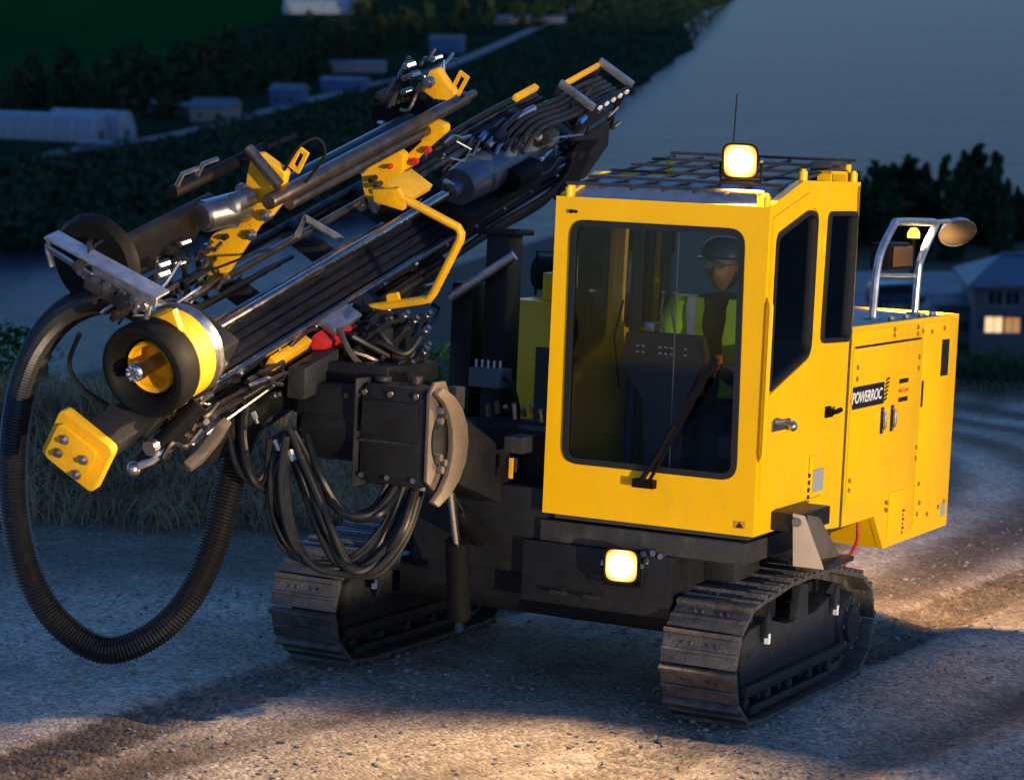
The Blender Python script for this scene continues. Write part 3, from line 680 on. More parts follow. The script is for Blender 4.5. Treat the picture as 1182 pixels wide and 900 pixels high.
def track(xc, out):
    t = P('crawler_track'); 
    for k in range(NS):
        a = sp_[k]; b_ = sp_[(k+1) % NS]; c = ((a[0]+b_[0])/2, (a[1]+b_[1])/2); ty, tz = b_[0]-a[0], b_[1]-a[1]; l = math.hypot(ty, tz); ty /= l; tz /= l
        o = link('track_shoe', SHM, SHO, t); yv = V((0, ty, tz)); zv = V((0, tz, -ty)); xv = yv.cross(zv)
        m = Matrix((xv, yv, zv)).transposed().to_4x4(); m.translation = V((xc+random.uniform(-.002, .002), c[0], c[1])); o.matrix_local = m
    s = 1 if out > 0 else -1
    xo = xc+s*.175
    b = B(); b.prism([(xc-s*.10, y, z) for y, z in ((.02, .20), (.02, .44), (.10, .48), (.34, .50), (.60, .44), (.98, .44), (1.22, .50), (1.30, .44), (1.30, .20))], (s*.25, 0, 0)); b.build('side_frame', FRM, t, bevel=.012)
    b = B(); b.obox((xo-s*.005, .66, .205), ((1,0,0),(0,1,0),(0,0,1)), (.024, .66, .026)); b.build('guide_rail', FRM, t, bevel=.008)
    b = B(); b.obox((xo-s*.02, .62, .095), ((1,0,0),(0,1,0),(0,0,1)), (.018, .50, .018)); b.build('rock_guard', FRM, t, bevel=.005)
    for y in (.12, .40, .68, .96, 1.24):
        b = B(); b.cyl((xc-.12, y, .125), (xc+.12, y, .125), .075, n=18); b.cyl((xc-.15, y, .125), (xc+.15, y, .125), .035, n=12); b.build('roller', FRM, t, bevel=.006)
    b = B(); b.lathe((xc-s*.14, 1.52, .30), (s, 0, 0), [(0, .0), (0, .22), (.20, .22), (.21, .17), (.27, .165), (.29, .15), (.29, .10), (.31, .095), (.31, 0)], 28)
    dw = b.build('drive_wheel', FRM, t)
    for k in range(8): q = B(); q.bolt((xc+s*.150, 1.52+.128*cos(k*pi/4), .30+.128*sin(k*pi/4)), (s, 0, 0), .012, .014); q.build('bolt', STL, dw)
    b = B(); b.lathe((xc-.10, .16, .32), (1, 0, 0), [(0, 0), (0, .22), (.05, .225), (.05, .19), (.15, .19), (.15, .225), (.20, .22), (.20, 0)], 28); b.build('idler_wheel', FRM, t)
    b = B(); b.prism([(xo-s*.06, y, z) for y, z in ((.70, .44), (.86, .44), (.84, .60), (.74, .62))], (s*.045, 0, 0)); b.build('carrier_bracket', FRM, t, bevel=.006)
    b = B(); b.cyl((xc-.1, .95, .535), (xc+.1, .95, .535), .05, n=14); b.build('carrier_roller', FRM, t)
    for y in (.22, 1.16):
        b = B(); b.prism([(xo-.0*s, y, .43), (xo, y+.05, .43), (xo, y+.05, .52), (xo, y+.02, .56), (xo, y, .52)], (s*.02, 0, 0)); lg = b.build('lifting_lug', FRM, t, bevel=.004)
        q = B(); q.box(min(xo+s*.001, xo+s*.024), max(xo+s*.001, xo+s*.024), y+.015, y+.035, .40, .45); q.build('white_tag', WHT, lg)
    b = B()
    for k in range(9): b.box(xc-s*.02, xc+s*.02, 1.02+k*.001, 1.05, .46+.02*k, .472+.02*k)
    b.build('recoil_spring', BLK, t)
    for y, z in ((.10, .36), (.62, .36)): q = B(); q.cyl((xc+s*.148, y, z), (xc+s*.153, y, z), .016, n=12); q.build('access_hole', BPR, t)
    return t
track(.918, 1); track(-1.262, 1)

# ---- chassis
ch = P('chassis')
b = B(); b.box(-.70, .74, .12, 1.9, .50, .80); b.build('main_frame', DRK, ch, bevel=.015)
b = B(); b.box(-1.05, .95, .45, .75, .34, .55); b.box(-1.05, .95, 1.1, 1.35, .34, .55); b.build('axle_beam', DRK, ch, bevel=.02)
b = B(); b.box(-.02, 1.06, .02, 1.18, .80, .905); b.build('cab_mount', mat('grey_mount', (.028, .027, .027), .5, var=.2, dirt=.4), ch, bevel=.01)
b = B(); b.box(-.10, .70, .0, .12, .50, .80); b.build('front_plate', DRK, ch, bevel=.01)
b = B(); b.box(-.75, .0, .05, .60, .62, 1.05); b.build('boom_foot', DRK, ch, bevel=.02)
b = B(); b.box(.74, .90, .30, .62, .66, .90); b.build('cab_bracket', FRM, ch, bevel=.01)
for x in (.12, .30): q = B(); q.tube([(x-.03, -.005, .56), (x-.03, -.05, .57), (x+.03, -.05, .57), (x+.03, -.005, .56)], .010, 6); q.build('tow_eye', FRM, ch)
for x, z in ((.55, .80), (.60, .81), (.64, .80), (.57, .77)): q = B(); q.bolt((x, .02, z), (0, -1, 0), .016, .03); q.build('fitting', STL, ch)
# step on the right
b = B(); b.box(1.102, 1.25, .215, .62, .95, 1.04); b.build('step_box', DRK, ch, bevel=.008)
b = B(); b.prism([(1.215, .20, 1.045), (1.23, .20, .795), (1.36, .26, .785), (1.345, .26, .82), (1.265, .22, 1.035)], (0, .014, 0)); sp1 = b.build('step_gusset', mat('sunlit_tan_plate', (.36, .27, .20), .55, var=.1), ch, bevel=.003)  # grey metal gusset, its sunlit tan tone painted into the base colour
q = B(); q.cyl((1.24, .20, 1.005), (1.24, .188, 1.005), .022, n=14); q.build('pivot_pin', STL, sp1)
b = B(); b.prism([(1.245, .30, 1.03), (1.245, .30, .80), (1.245, .78, .775), (1.245, .46, 1.0)], (.012, 0, 0)); b.build('step_gusset', PLT, ch, bevel=.003)
b = B(); b.box(1.09, 1.30, .50, .86, .745, .77); b.build('step_tread', FRM, ch, bevel=.004)
q = B(); q.tube(spline([(1.0, 1.75, .80), (1.01, 1.72, .70), (1.0, 1.62, .62), (.98, 1.58, .55)], 6), .009, 6); q.build('red_cable', RED, ch)

# ---- cab
cab = P('cab')
CW, CD, ZB, ZT = 1.10, 1.21, .942, 2.475
fw = rloop([(.095, 1.195), (1.005, 1.195), (.985, 2.368), (.085, 2.368)], .085, 6)
b = panel([(0, ZB), (CW, ZB), (CW, ZT), (0, ZT)], [fw], lambda a, c, t: (a, t, c), .045); fp_ = b.build('front_panel', YEL, cab, smooth=False)
b = ring_panel(fw, inset(fw, .030), lambda a, c, t: (a, -.008+t, c), .03); b.build('window_seal', SEA, cab)
b = panel(inset(fw, .022), [], lambda a, c, t: (a, .004+t, c), .006); b.build('windscreen', GLS, cab, smooth=False)
w1 = rloop([(.075, 1.61, .03), (.60, 1.765, .07), (.602, 2.445, .06), (.50, 2.465, .08), (.075, 2.345, .06)], .05, 5)
w2 = rloop([(.745, 1.81, .05), (1.145, 1.80, .05), (1.165, 2.455, .05), (.765, 2.455, .05)], .05, 5)
side = [(.0455, ZB), (.60, ZB), (.80, .875), (CD, .85), (CD, 2.60), (.42, 2.60), (.0455, ZT+.012)]
for X, sgn, nm in ((CW, -1, 'right'), (0, 1, 'left')):
    to = (lambda a, c, t, X=X, sgn=sgn: (X+sgn*t, a, c))
    b = panel(side, [w1, w2], to, .04); b.build('side_panel', YEL, cab, smooth=False)
    for wl, g in ((w1, GLD if sgn < 0 else GLS), (w2, GLD if sgn < 0 else GLS)):
        b = ring_panel(wl, inset(wl, .022), lambda a, c, t, X=X, sgn=sgn: (X-sgn*.016+sgn*t, a, c), .03); b.build('window_seal', SEA, cab)
        b = panel(inset(wl, .012), [], lambda a, c, t, X=X, sgn=sgn: (X+sgn*(.004+t), a, c), .006); b.build('side_window', g, cab, smooth=False)
dl = [(.03, 1.105), (.655, 1.105), (.665, 2.545), (.48, 2.545), (.03, 2.425)]
dw_ = rloop([(.065, 1.595, .03), (.61, 1.755, .07), (.612, 2.455, .06), (.50, 2.478, .08), (.065, 2.356, .06)], .05, 5)
b = panel(dl, [dw_], lambda a, c, t: (CW+.012-t, a, c), .011); door = b.build('door', YEL, cab, smooth=False)
b = B(); b.box(CW+.013, CW+.02, .13, .36, 1.425, 1.475); b.build('lock_plate', STL, cab, bevel=.003)
b = B(); b.tube([(CW+.02, .15, 1.47), (CW+.055, .17, 1.475), (CW+.055, .28, 1.455), (CW+.02, .30, 1.45)], .012, 8); b.ball((CW+.04, .33, 1.44), .026); b.build('door_handle', STL, cab)
for z in (1.22, 2.30):
    b = B(); b.cyl((CW+.016, .672, z-.04), (CW+.016, .672, z+.04), .012, n=10); b.build('door_hinge', YEL, cab)
b = B(); b.box(CW+.001, CW+.012, .87, .93, 1.435, 1.49); b.cyl((CW+.012, .90, 1.46), (CW+.03, .90, 1.46), .022, n=12); b.tube([(CW+.03, .90, 1.46), (CW+.04, .95, 1.465), (CW+.04, .99, 1.47)], .013, 8); b.build('latch', BLK, cab)
b = B(); b.box(CW+.002, CW+.008, .755, .885, 1.075, 1.185); b.build('data_plate', mat('data_plate', (.42, .45, .47), .4, metal=.3), cab)
for k in range(5):
    b = B(); b.box(CW+.0015, CW+.003, .685, .715, 1.045+k*.036, 1.066+k*.036); b.build('warning_print', BPR, cab)
b = B(); b.box(CW+.002, CW+.014, .66, .86, 1.035, 1.05); b.build('drip_strip', YEL, cab)
b = B(); b.prism([(1.005, -.0015, .975), (1.06, -.0015, .975), (1.06, -.0015, 1.01), (1.005, -.0015, 1.01)], (0, -.002, 0)); dc = b.build('hazard_decal', mat('decal_orange', (.55, .25, .01), .5), cab)
q = B(); q.prism([(1.012, -.004, .980), (1.053, -.004, .980), (1.033, -.004, 1.006)], (0, -.001, 0)); q.build('hazard_print', BPR, dc)
# grab rail on the front right corner
b = B(); b.tube([(CW+.012, .012, 1.30), (CW+.030, -.004, 1.33), (CW+.030, -.004, 2.02), (CW+.012, .012, 2.05)], .014, 8); b.build('grab_rail', YEL, cab)
b = B(); b.box(.0, CW, CD-.04, CD, .85, 1.8); b.box(0, .1, CD-.04, CD, 1.8, 2.58); b.box(1.0, CW, CD-.04, CD, 1.8, 2.58); b.box(.1, 1.0, CD-.04, CD, 2.45, 2.58); b.build('rear_wall', TRM, cab)
b = B(); b.box(.045, 1.055, .05, CD-.045, .915, .96); b.build('floor', TRM, cab)
b = B(); b.add([(.01, .02, ZT-.012), (1.09, .02, ZT-.012), (1.09, .42, 2.585), (.01, .42, 2.585), (1.09, CD, 2.585), (.01, CD, 2.585), (.01, .02, ZT-.05), (1.09, .02, ZT-.05), (1.09, .42, 2.55), (.01, .42, 2.55), (1.09, CD, 2.55), (.01, CD, 2.55)],
    [(0, 1, 2, 3), (3, 2, 4, 5), (7, 6, 9, 8), (8, 9, 11, 10), (0, 6, 7, 1), (1, 7, 8, 2), (2, 8, 10, 4), (3, 9, 6, 0), (5, 11, 9, 3), (4, 10, 11, 5)]); b.build('roof', RPN, cab, smooth=False)
b = B(); b.box(.06, 1.04, .06, CD-.06, 2.40, 2.43); b.build('headliner', TRM, cab)
# roof guard
def rz(y): return ZT+.045+.165*(y/1.2)
for i in range(7):
    x = .05+i*(.97/6); b = B(); b.tube([(x, .04, rz(.04)), (x, 1.26, rz(1.26))], .009, 6); b.build('roof_guard_bar', GRT, cab)
for j in range(6):
    y = .04+j*(1.22/5); b = B(); b.tube([(.03, y, rz(y)+.014), (1.05, y, rz(y)+.014)], .009, 6); b.build('roof_guard_bar', GRT, cab)
for x in (.05, 1.03):
    for y in (.06, 1.2): b = B(); b.cyl((x, y, 2.44), (x, y, rz(y)), .018, n=10); b.build('guard_post', YEL, cab)
for (x, y, z) in ((.06, .02, ZT), (1.07, .02, ZT+.004), (1.08, .45, 2.60), (1.08, 1.15, 2.60)): b = B(); b.cyl((x, y, z-.01), (x, y, z+.045), .022, n=12); b.cyl((x, y, z+.045), (x, y, z+.055), .014, n=6); b.build('lifting_stud', YEL, cab)
b = B(); b.box(1.02, 1.09, .80, .82, 2.60, 2.65); b.box(1.02, 1.09, 1.02, 1.04, 2.60, 2.65); b.box(1.02, 1.09, .80, 1.04, 2.635, 2.65); b.build('roof_handle', YEL, cab)
b = B(); b.tube([(.42, 1.15, 2.6), (.43, 1.15, 3.02)], .004, 5); b.build('antenna', BLK, cab)
b = B(); b.box(.90, 1.02, 1.0, 1.24, 2.64, 2.70); b.build('horn_cover', GRT, cab, bevel=.02)
b = B(); b.cyl((.086, -.001, 2.405), (.086, -.012, 2.405), .010, n=8); b.cyl((.11, -.001, 2.405), (.11, -.012, 2.405), .008, n=8); b.build('washer_nozzle', BLK, cab)
# wiper
b = B(); b.tube([(.53, -.035, 1.15), (.60, -.045, 1.25), (.70, -.05, 1.44)], .012, 6); b.tube([(.56, -.03, 1.13), (.63, -.05, 1.25)], .009, 6); b.box(.49, .60, -.045, -.002, 1.12, 1.16); wi = b.build('wiper', BLK, cab)
q = B(); q.obox((.745, -.04, 1.50), (V((.46, 0, .88)), V((0, 1, 0)), V((-.88, 0, .46))), (.30, .010, .016)); q.build('wiper_blade', BLK, wi)
# interior
b = B(); b.prism([(x, .30, z) for x, z in ((.26, 1.83), (.64, 1.83), (.675, 1.69), (.60, 1.52), (.575, 1.0), (.40, 1.0), (.365, 1.50), (.235, 1.66))], (0, .12, 0)); co = b.build('console', TRM, cab, bevel=.015)
for x in (.33, .36, .45, .48, .51, .585):
    for z in (1.735, 1.765): q = B(); q.box(x-.008, x+.008, .296, .299, z-.004, z+.004); q.build('switch_label', WHT, co)
b = B(); b.tube([(.23, .32, 1.55), (.20, .30, 1.80), (.24, .30, 1.98)], .006, 6); b.build('display_cable', BLK, cab)
b = B(); b.box(.34, .40, .33, .40, 1.83, 1.88); b.build('gauge_pod', STL, cab, bevel=.008)
for x in (.44, .50): b = B(); b.tube([(x, .36, 1.83), (x-.015, .34, 1.93), (x, .33, 2.02)], .006, 6); b.ball((x, .33, 2.03), .016); b.build('control_lever', STL, cab)
b = B(); b.box(.28, .78, .62, 1.05, 1.20, 1.34); b.obox((.53, 1.08, 1.62), ((1,0,0),(0,.98,.17),(0,-.17,.98)), (.23, .06, .34)); b.build('seat', CLO, cab, bevel=.04)
b = B(); b.box(.42, .64, .72, .98, .96, 1.2); b.build('seat_base', TRM, cab)
b = B(); b.box(.75, 1.0, .35, .95, 1.25, 1.36); b.build('armrest_console', TRM, cab, bevel=.02)
b = B(); b.cyl((.70, .45, 1.70), (.70, .44, 1.74), .02, n=10); b.build('stop_button', ORP, cab)
b = B(); b.tube([(.62, .09, 1.2), (.61, .09, 2.40)], .004, 5); b.build('sun_blind_cord', STL, cab)
b = B(); b.tube([(.035, .15, 1.0), (.035, .15, 2.42)], .02, 8); b.tube([(.16, .62, 1.0), (.16, .62, 2.42)], .03, 8); b.build('cab_pillar', TRM, cab)

# work lamps
def work_lamp(name, c, d, label, pw, ang, parent):
    c = V(c); d = V(d).normalized(); x, y = frame_for(d); r = empty(name, rig); r['label'] = label
    def sq(t, h, k=5):
        o = []
        for a, c_ in rloop([(-h, -h), (h, -h), (h, h), (-h, h)], h*.55, k): o.append(c+d*t+x*a+y*c_)
        return o
    def loft(b, rows):
        n = len(rows[0]); b.add([p for r_ in rows for p in r_], [(k*n+i, k*n+(i+1) % n, (k+1)*n+(i+1) % n, (k+1)*n+i) for k in range(len(rows)-1) for i in range(n)])
    b = B(); loft(b, [sq(-.075, .02), sq(-.07, .045), sq(-.03, .07), sq(.012, .086), sq(.022, .086), sq(.022, .078), sq(.008, .076)]); b.build('lamp_housing', BLK, r)
    b = B(); loft(b, [sq(.006, .077), sq(.012, .070), sq(.018, .045), sq(.020, .015), sq(.020, .001)]); b.build('lamp_lens', lens_mat(name+'_lens', c+d*.018, .092), r)
    b = B(); b.tube([c-d*.02-x*.095, c-d*.03-x*.095-V((0, 0, .10)), c-d*.03+x*.095-V((0, 0, .10)), c-d*.02+x*.095], .009, 6); b.build('lamp_bracket', BLK, r)
    for sx in (-1, 1): q = B(); q.cyl(c-d*.02+x*.088*sx, c-d*.02+x*.104*sx, .014, n=8); q.build('lamp_bolt', STL, r)
    l = bpy.data.lights.new(name+'_light', 'SPOT'); o = bpy.data.objects.new(name+'_light', l); col.objects.link(o); o.parent = r
    l.energy = pw; l.color = (1, .68, .36); l.spot_size = radians(ang); l.spot_blend = .75; l.shadow_soft_size = .04
    o.location = c+d*.05; o.rotation_euler = (-d).to_track_quat('Z', 'Y').to_euler()
    return r
work_lamp('roof_lamp', (.90, .10, 2.68), (.24, -1, -.22), 'lit round work lamp on the cab roof', 270, 162, rig)
work_lamp('front_lamp', (.47, -.07, .745), (.22, -1, -.05), 'lit round work lamp under the cab', 20, 168, rig)

# ---- engine housing
eh = P('engine_housing')
X1 = CW-.006; Y0, Y1 = CD+.003, 3.01
out = [(Y0, .845), (1.72, .845), (1.90, .65), (Y1, .65), (Y1, 1.868), (Y0, 1.868)]
b = panel(out, [], lambda a, c, t: (X1-t, a, c), .03); b.build('side_wall', YEL, eh, smooth=False)
b = B(); b.box(-.9, X1-.032, Y1-.04, Y1, .65, 1.868); b.build('rear_wall', YEL, eh, bevel=.004)
b = B(); b.box(.0, X1-.034, Y0+.02, Y1-.05, 1.835, 1.86); tp = b.build('top_plate', BOX, eh)
b = B(); b.box(.0, X1-.04, Y0+.03, Y1-.06, .84, 1.83); b.build('core', DRK, eh)
b = B(); b.prism([(X1-.035, 1.725, .842), (X1-.035, 1.90, .652), (X1-.035, 1.99, .652), (X1-.035, 1.80, .842)], (-.25, 0, 0)); b.build('skirt_return', YEL, eh)
def slab(a0, a1, z0, z1, name='service_door', t=.008):
    b = B(); b.box(X1+.0005, X1+t, a0, a1, z0, z1); return b.build(name, YEL, eh, bevel=.003)
d1 = slab(Y0+.04, 2.36, .955, 1.755); d2 = slab(2.372, 2.98, .72, 1.84, 'rear_door'); slab(Y0+.01, 2.36, 1.768, 1.845, 'upper_panel'); slab(1.95, 2.36, .70, .945, 'lower_panel', .006)
DX = X1+.008
b = B(); b.box(DX+.0005, DX+.004, Y0+.045, 1.74, 1.445, 1.560); lp = b.build('logo_plate', BPR, eh)
me = text_mesh('POWERROC', .082, .25, .0012); o = link('lettering', me, WHT, lp); o.matrix_local = Matrix(((0, 0, 1, DX+.0045), (1, 0, 0, 1.47), (0, 1, 0, 1.500), (0, 0, 0, 1)))
for k in range(6):
    z = 1.455+k*.021; b = B(); b.prism([(DX+.0005, 1.742+.006*k, z), (DX+.0005, 1.80+.006*k, z+.012), (DX+.0005, 1.79+.006*k, z+.02), (DX+.0005, 1.742+.006*k, z+.012)], (.003, 0, 0)); b.build('logo_flash', BPR, eh)
for z in (1.545, 1.445): b = B(); b.box(DX+.0005, DX+.003, 1.99, 2.14, z-.012, z+.012); b.build('logo_bar', BPR, eh)
me = text_mesh('Atlas Copco', .034, 0, .0006); o = link('lettering', me, ORP, eh); o.matrix_local = Matrix(((0, 0, 1, DX+.001), (1, 0, 0, 2.065), (0, 1, 0, 1.495), (0, 0, 0, 1)))
for y in (1.735, 1.895):
    b = B(); b.box(DX+.0005, DX+.006, y-.02, y+.02, 1.285, 1.425); lt = b.build('latch_recess', BPR, eh, bevel=.002)
    q = B(); q.tube([(DX+.005, y, 1.30), (DX+.022, y, 1.32), (DX+.022, y, 1.39), (DX+.005, y, 1.41)], .008, 6); q.build('latch_lever', STL, lt)
b = B(); b.box(DX+.0005, DX+.003, 2.70, 2.83, 1.53, 1.735); b.build('air_slot', BPR, eh)
b = B(); b.box(DX+.0005, DX+.003, 2.375, 2.405, 1.38, 1.525); b.build('air_slot', BPR, eh)
for a in ((Y0+.06, 1.83), (1.80, 2.33)): b = B(); b.box(DX+.0005, DX+.002, a[0], a[1], 1.757, 1.766); b.build('seam_strip', BPR, eh)
hg = mat('hinge_steel', (.35, .20, .03), .5, metal=.3)
for (y, z) in ((1.31, 1.60), (1.31, 1.66), (2.30, 1.60), (2.30, 1.66), (1.28, 1.03), (1.28, 1.08), (2.34, 1.10), (2.34, 1.16), (1.86, 1.80), (1.86, 1.83), (2.25, 1.79), (2.25, 1.825), (2.34, 1.80), (1.90, .86), (1.90, .90), (2.5, 1.79), (2.72, 1.80), (2.42, .78), (2.60, .76), (2.80, .78), (2.9, .80), (2.42, .95), (2.45, .84)):
    b = B(); b.cyl((DX, y, z), (DX+.007, y, z), .013, n=8); b.build('bolt', hg, eh)
for k in range(6): b = B(); b.box(X1+.007, X1+.0085, 2.18, 2.195+.015*(k % 2), .70+k*.024, .712+k*.024); b.build('warning_print', BPR, eh)
b = B(); b.box(DX+.0005, DX+.002, 2.86, 2.93, .715, .80); b.build('data_plate', mat('data_plate', (.42, .45, .47), .4, metal=.3), eh)
for (x, y) in ((1.02, 2.05), (1.02, 2.3), (1.02, 2.55), (1.02, 2.75), (.6, 1.5), (.8, 1.4), (.7, 1.7), (.9, 1.6)): b = B(); b.cyl((x, y, 1.86), (x, y, 1.885), .022, n=8); b.build('bolt', STL, tp)
# left body
b = B(); b.box(-1.02, -.08, 1.5, 2.2, 1.0, 1.865); lb_ = b.build('left_body', YEL, eh, bevel=.01)
q = B(); q.box(-.84, -.3, 1.55, 2.0, 1.866, 2.02); q.build('filler_box', YEL, lb_, bevel=.01)
q = B(); q.box(-.83, -.55, 1.485, 1.498, 1.05, 1.61); q.build('cooler_opening', BPR, lb_)
q = B(); q.cyl((-1.15, 2.1, 1.99), (-.85, 2.1, 1.99), .1, n=16); q.build('air_cleaner', BLK, lb_)
b = B(); b.tube([(-1.06, 1.9, 1.87), (-1.06, 1.9, 2.12), (-.92, 1.9, 2.12), (-.92, 1.9, 1.87)], .008, 6); b.build('bracket_frame', BLK, eh)
# handrail, rear lamp and mirror
hr = P('handrail')
A = [(.90, 2.08, 1.86), (.90, 2.13, 2.18), (.90, 2.34, 2.36), (.90, 2.44, 2.385), (.90, 3.05, 2.38)]
b = B(); b.tube(spline(A, 5), .022, 10); b.build('rail_tube', SIL, hr)
b = B(); b.tube(spline([(.90, 3.10, 2.375), (.90, 2.86, 2.18), (.90, 2.82, 2.10), (.90, 2.80, 1.86)], 5), .022, 10); b.build('rail_tube', SIL, hr)
b = B(); b.tube([(.90, 2.11, 2.10), (.90, 2.83, 2.08)], .011, 8); b.build('cross_bar', SIL, hr)
for y in (2.08, 2.80): b = B(); b.cyl((.90, y, 1.86), (.90, y, 1.872), .05, n=14); b.build('foot_flange', SIL, hr)
b = B(); b.box(.80, .92, 2.26, 2.62, 2.12, 2.27); rl = b.build('rear_lamp', BLK, hr, bevel=.02)
q = B(); q.box(.925, .935, 2.28, 2.60, 2.14, 2.25); q.build('lamp_glass', mat('unlit_lamp_glass', (.20, .10, .04), .15, metal=.4), rl, bevel=.004)
mi = P('round_mirror')
mc = V((.93, 3.42, 2.315)); md = V((.45, -.55, -.72)).normalized()
b = B(); b.lathe(mc-md*.05, md, [(0, 0), (.005, .09), (.03, .098), (.045, .113), (.05, .113)], 28); b.build('mirror_shell', SIL, mi)
b = B(); b.lathe(mc, md, [(.0, .110), (.018, .072), (.025, 0)], 28); b.build('mirror_face', mat('mirror_glass', (.05, .04, .03), .22, metal=.5), mi)
b = B(); b.tube([(.90, 3.05, 2.38), (.91, 3.3, 2.385), tuple(mc-md*.04)], .014, 8); b.build('mirror_arm', SIL, mi)
be = P('beacon'); be['label'] = 'small lit amber beacon under the handrail top'
b = B(); b.lathe((.86, 2.82, 2.29), (0, 0, 1), [(0, 0), (0, .035), (.03, .035), (.055, .02), (.06, 0)], 14); b.build('beacon_lens', AMB, be)
b = B(); b.cyl((.86, 2.82, 2.28), (.86, 2.82, 2.09), .012, n=8); b.build('beacon_stem', BLK, be)
l = bpy.data.lights.new('beacon_light', 'SPOT'); l.spot_size = radians(112); l.spot_blend = .9; o = bpy.data.objects.new('beacon_light', l); col.objects.link(o); o.parent = be; o.location = (.84, 2.92, 2.33); o.rotation_euler = (-V((.12, 1, -1.05))).to_track_quat('Z', 'Y').to_euler(); l.energy = 170; l.color = (1, .62, .28); l.shadow_soft_size = .03

# ---- feed: u along the feed, v across, w away from the beam
FU = V((0, .958, .2867)); FW0 = V((0, -.2867, .958)); FV0 = V((1, 0, 0)); ph = radians(35)
FV = FV0*cos(ph)-FW0*sin(ph); FWv = FV0*sin(ph)+FW0*cos(ph); FO = V((-1, -1.92, 1.71))-FW0*.05
def fp(u, v, w): return FO+FU*u+FV*v+FWv*w
def fbox(b, u0, u1, v0, v1, w0, w1): b.obox(fp((u0+u1)/2, (v0+v1)/2, (w0+w1)/2), (FU, FV, FWv), ((u1-u0)/2, (v1-v0)/2, (w1-w0)/2))
fd = P('feed_beam')
b = B(); fbox(b, .22, 4.40, -.085, .085, -.42, -.245); b.build('beam_profile', ALU, fd, bevel=.008)
b = B(); fbox(b, .20, 4.42, -.14, .14, -.245, -.232); b.build('top_flange', ALU, fd, bevel=.003)
for v in (-.132, .132): b = B(); fbox(b, .18, 4.42, v-.014, v+.014, -.231, -.196); b.build('wear_rail', POL, fd, bevel=.004)
for v, w, m in ((-.075, -.214, ALU), (-.02, -.218, DRK), (.03, -.214, ALU), (.08, -.218, DRK)): b = B(); fbox(b, .3, 4.3, v-.017, v+.017, -.231, w); b.build('slide_strip', m, fd, bevel=.003)
for w in (-.29, -.35, -.40): b = B(); fbox(b, .26, 4.36, .0855, .105, w-.014, w+.014); b.build('side_rib', ALU, fd, bevel=.003)
for u in [.4+.33*k for k in range(12)]:
    for w in (-.26,): q = B(); q.bolt(fp(u, .14, w+.02), FV, .013, .012); q.build('bolt', STL, fd)
b = B(); fbox(b, 4.36, 4.46, -.16, .16, -.48, -.18); b.build('end_plate', DRK, fd, bevel=.01)
b = B(); b.prism([fp(4.28, .0, -.20), fp(4.62, .02, -.24), fp(4.56, .10, -.44), fp(4.28, .12, -.52)], FV*.05); b.build('rope_sheave_guard', DRK, fd, bevel=.006)
# feed hoses and cable alongside
for k, (v, w, r) in enumerate(((.175, -.30, .012), (.185, -.345, .016), (.17, -.39, .011))):
    b = B(); b.tube(spline([fp(.28, v, w), fp(1.1, v+.02, w-.015), fp(1.9, v, w), fp(2.7, v-.02, w-.03)], 6), r, 7); b.build('feed_hose', (HOS, RST, STL)[k], fd)
b = B(); b.tube([fp(.30, .24, -.40), fp(1.35, .23, -.33)], .008, 6); b.build('pull_rope', STL, fd)
b = B(); fbox(b, 1.32, 1.62, .17, .26, -.42, -.24); vb = b.build('valve_block', RED, fd, bevel=.01)
q = B(); fbox(q, 1.33, 1.6, .262, .30, -.40, -.36); fbox(q, 1.34, 1.45, .262, .36, -.45, -.42); q.build('valve_fitting', STL, vb, bevel=.005)
b = B(); fbox(b, 1.40, 1.66, .12, .24, -.235, -.20); b.build('valve_cover', SIL, fd, bevel=.008)
b = B(); fbox(b, .98, 1.30, .14, .19, -.36, -.25); b.build('wear_bracket', YEL2, fd, bevel=.01)
# cradle under the beam
cr = P('feed_cradle')
b = B(); fbox(b, .85, 2.9, -.16, .16, -.58, -.425); b.build('cradle_channel', DRK, cr, bevel=.012)
b = B(); fbox(b, .7, 1.5, -.05, .22, -.78, -.585); b.build('cradle_plate', FRM, cr, bevel=.01)
b = B(); b.cyl(fp(1.0, .0, -.52), fp(2.8, .0, -.52), .05, n=14); b.build('feed_cylinder', DRK, cr)
rd = random.Random(13)
for k in range(9):
    u = 1.25+rd.random()*.9; v = .17+rd.random()*.08; w = -.70+rd.random()*.22; q = B(); q.cyl(fp(u, v, w), fp(u+rd.uniform(-.05, .08), v+.05, w+rd.uniform(-.04, .04)), rd.uniform(.014, .028), n=8); q.bolt(fp(u, v+.045, w), FV, .02, .02); q.build('hydraulic_fitting', STL if k % 2 else RST, cr)
for k in range(7):
    a = fp(1.2+.1*k, .20, -.50-.03*(k % 3)); c = fp(2.0+.12*k, .22, -.60-.04*(k % 2)); q = B(); q.tube(spline([a, (a+c)/2+V((.10, -.02, -.10-.03*(k % 3))), c+V((.05, 0, -.05)), c], 6), .013, 6); q.build('cradle_hose', HOS, cr)
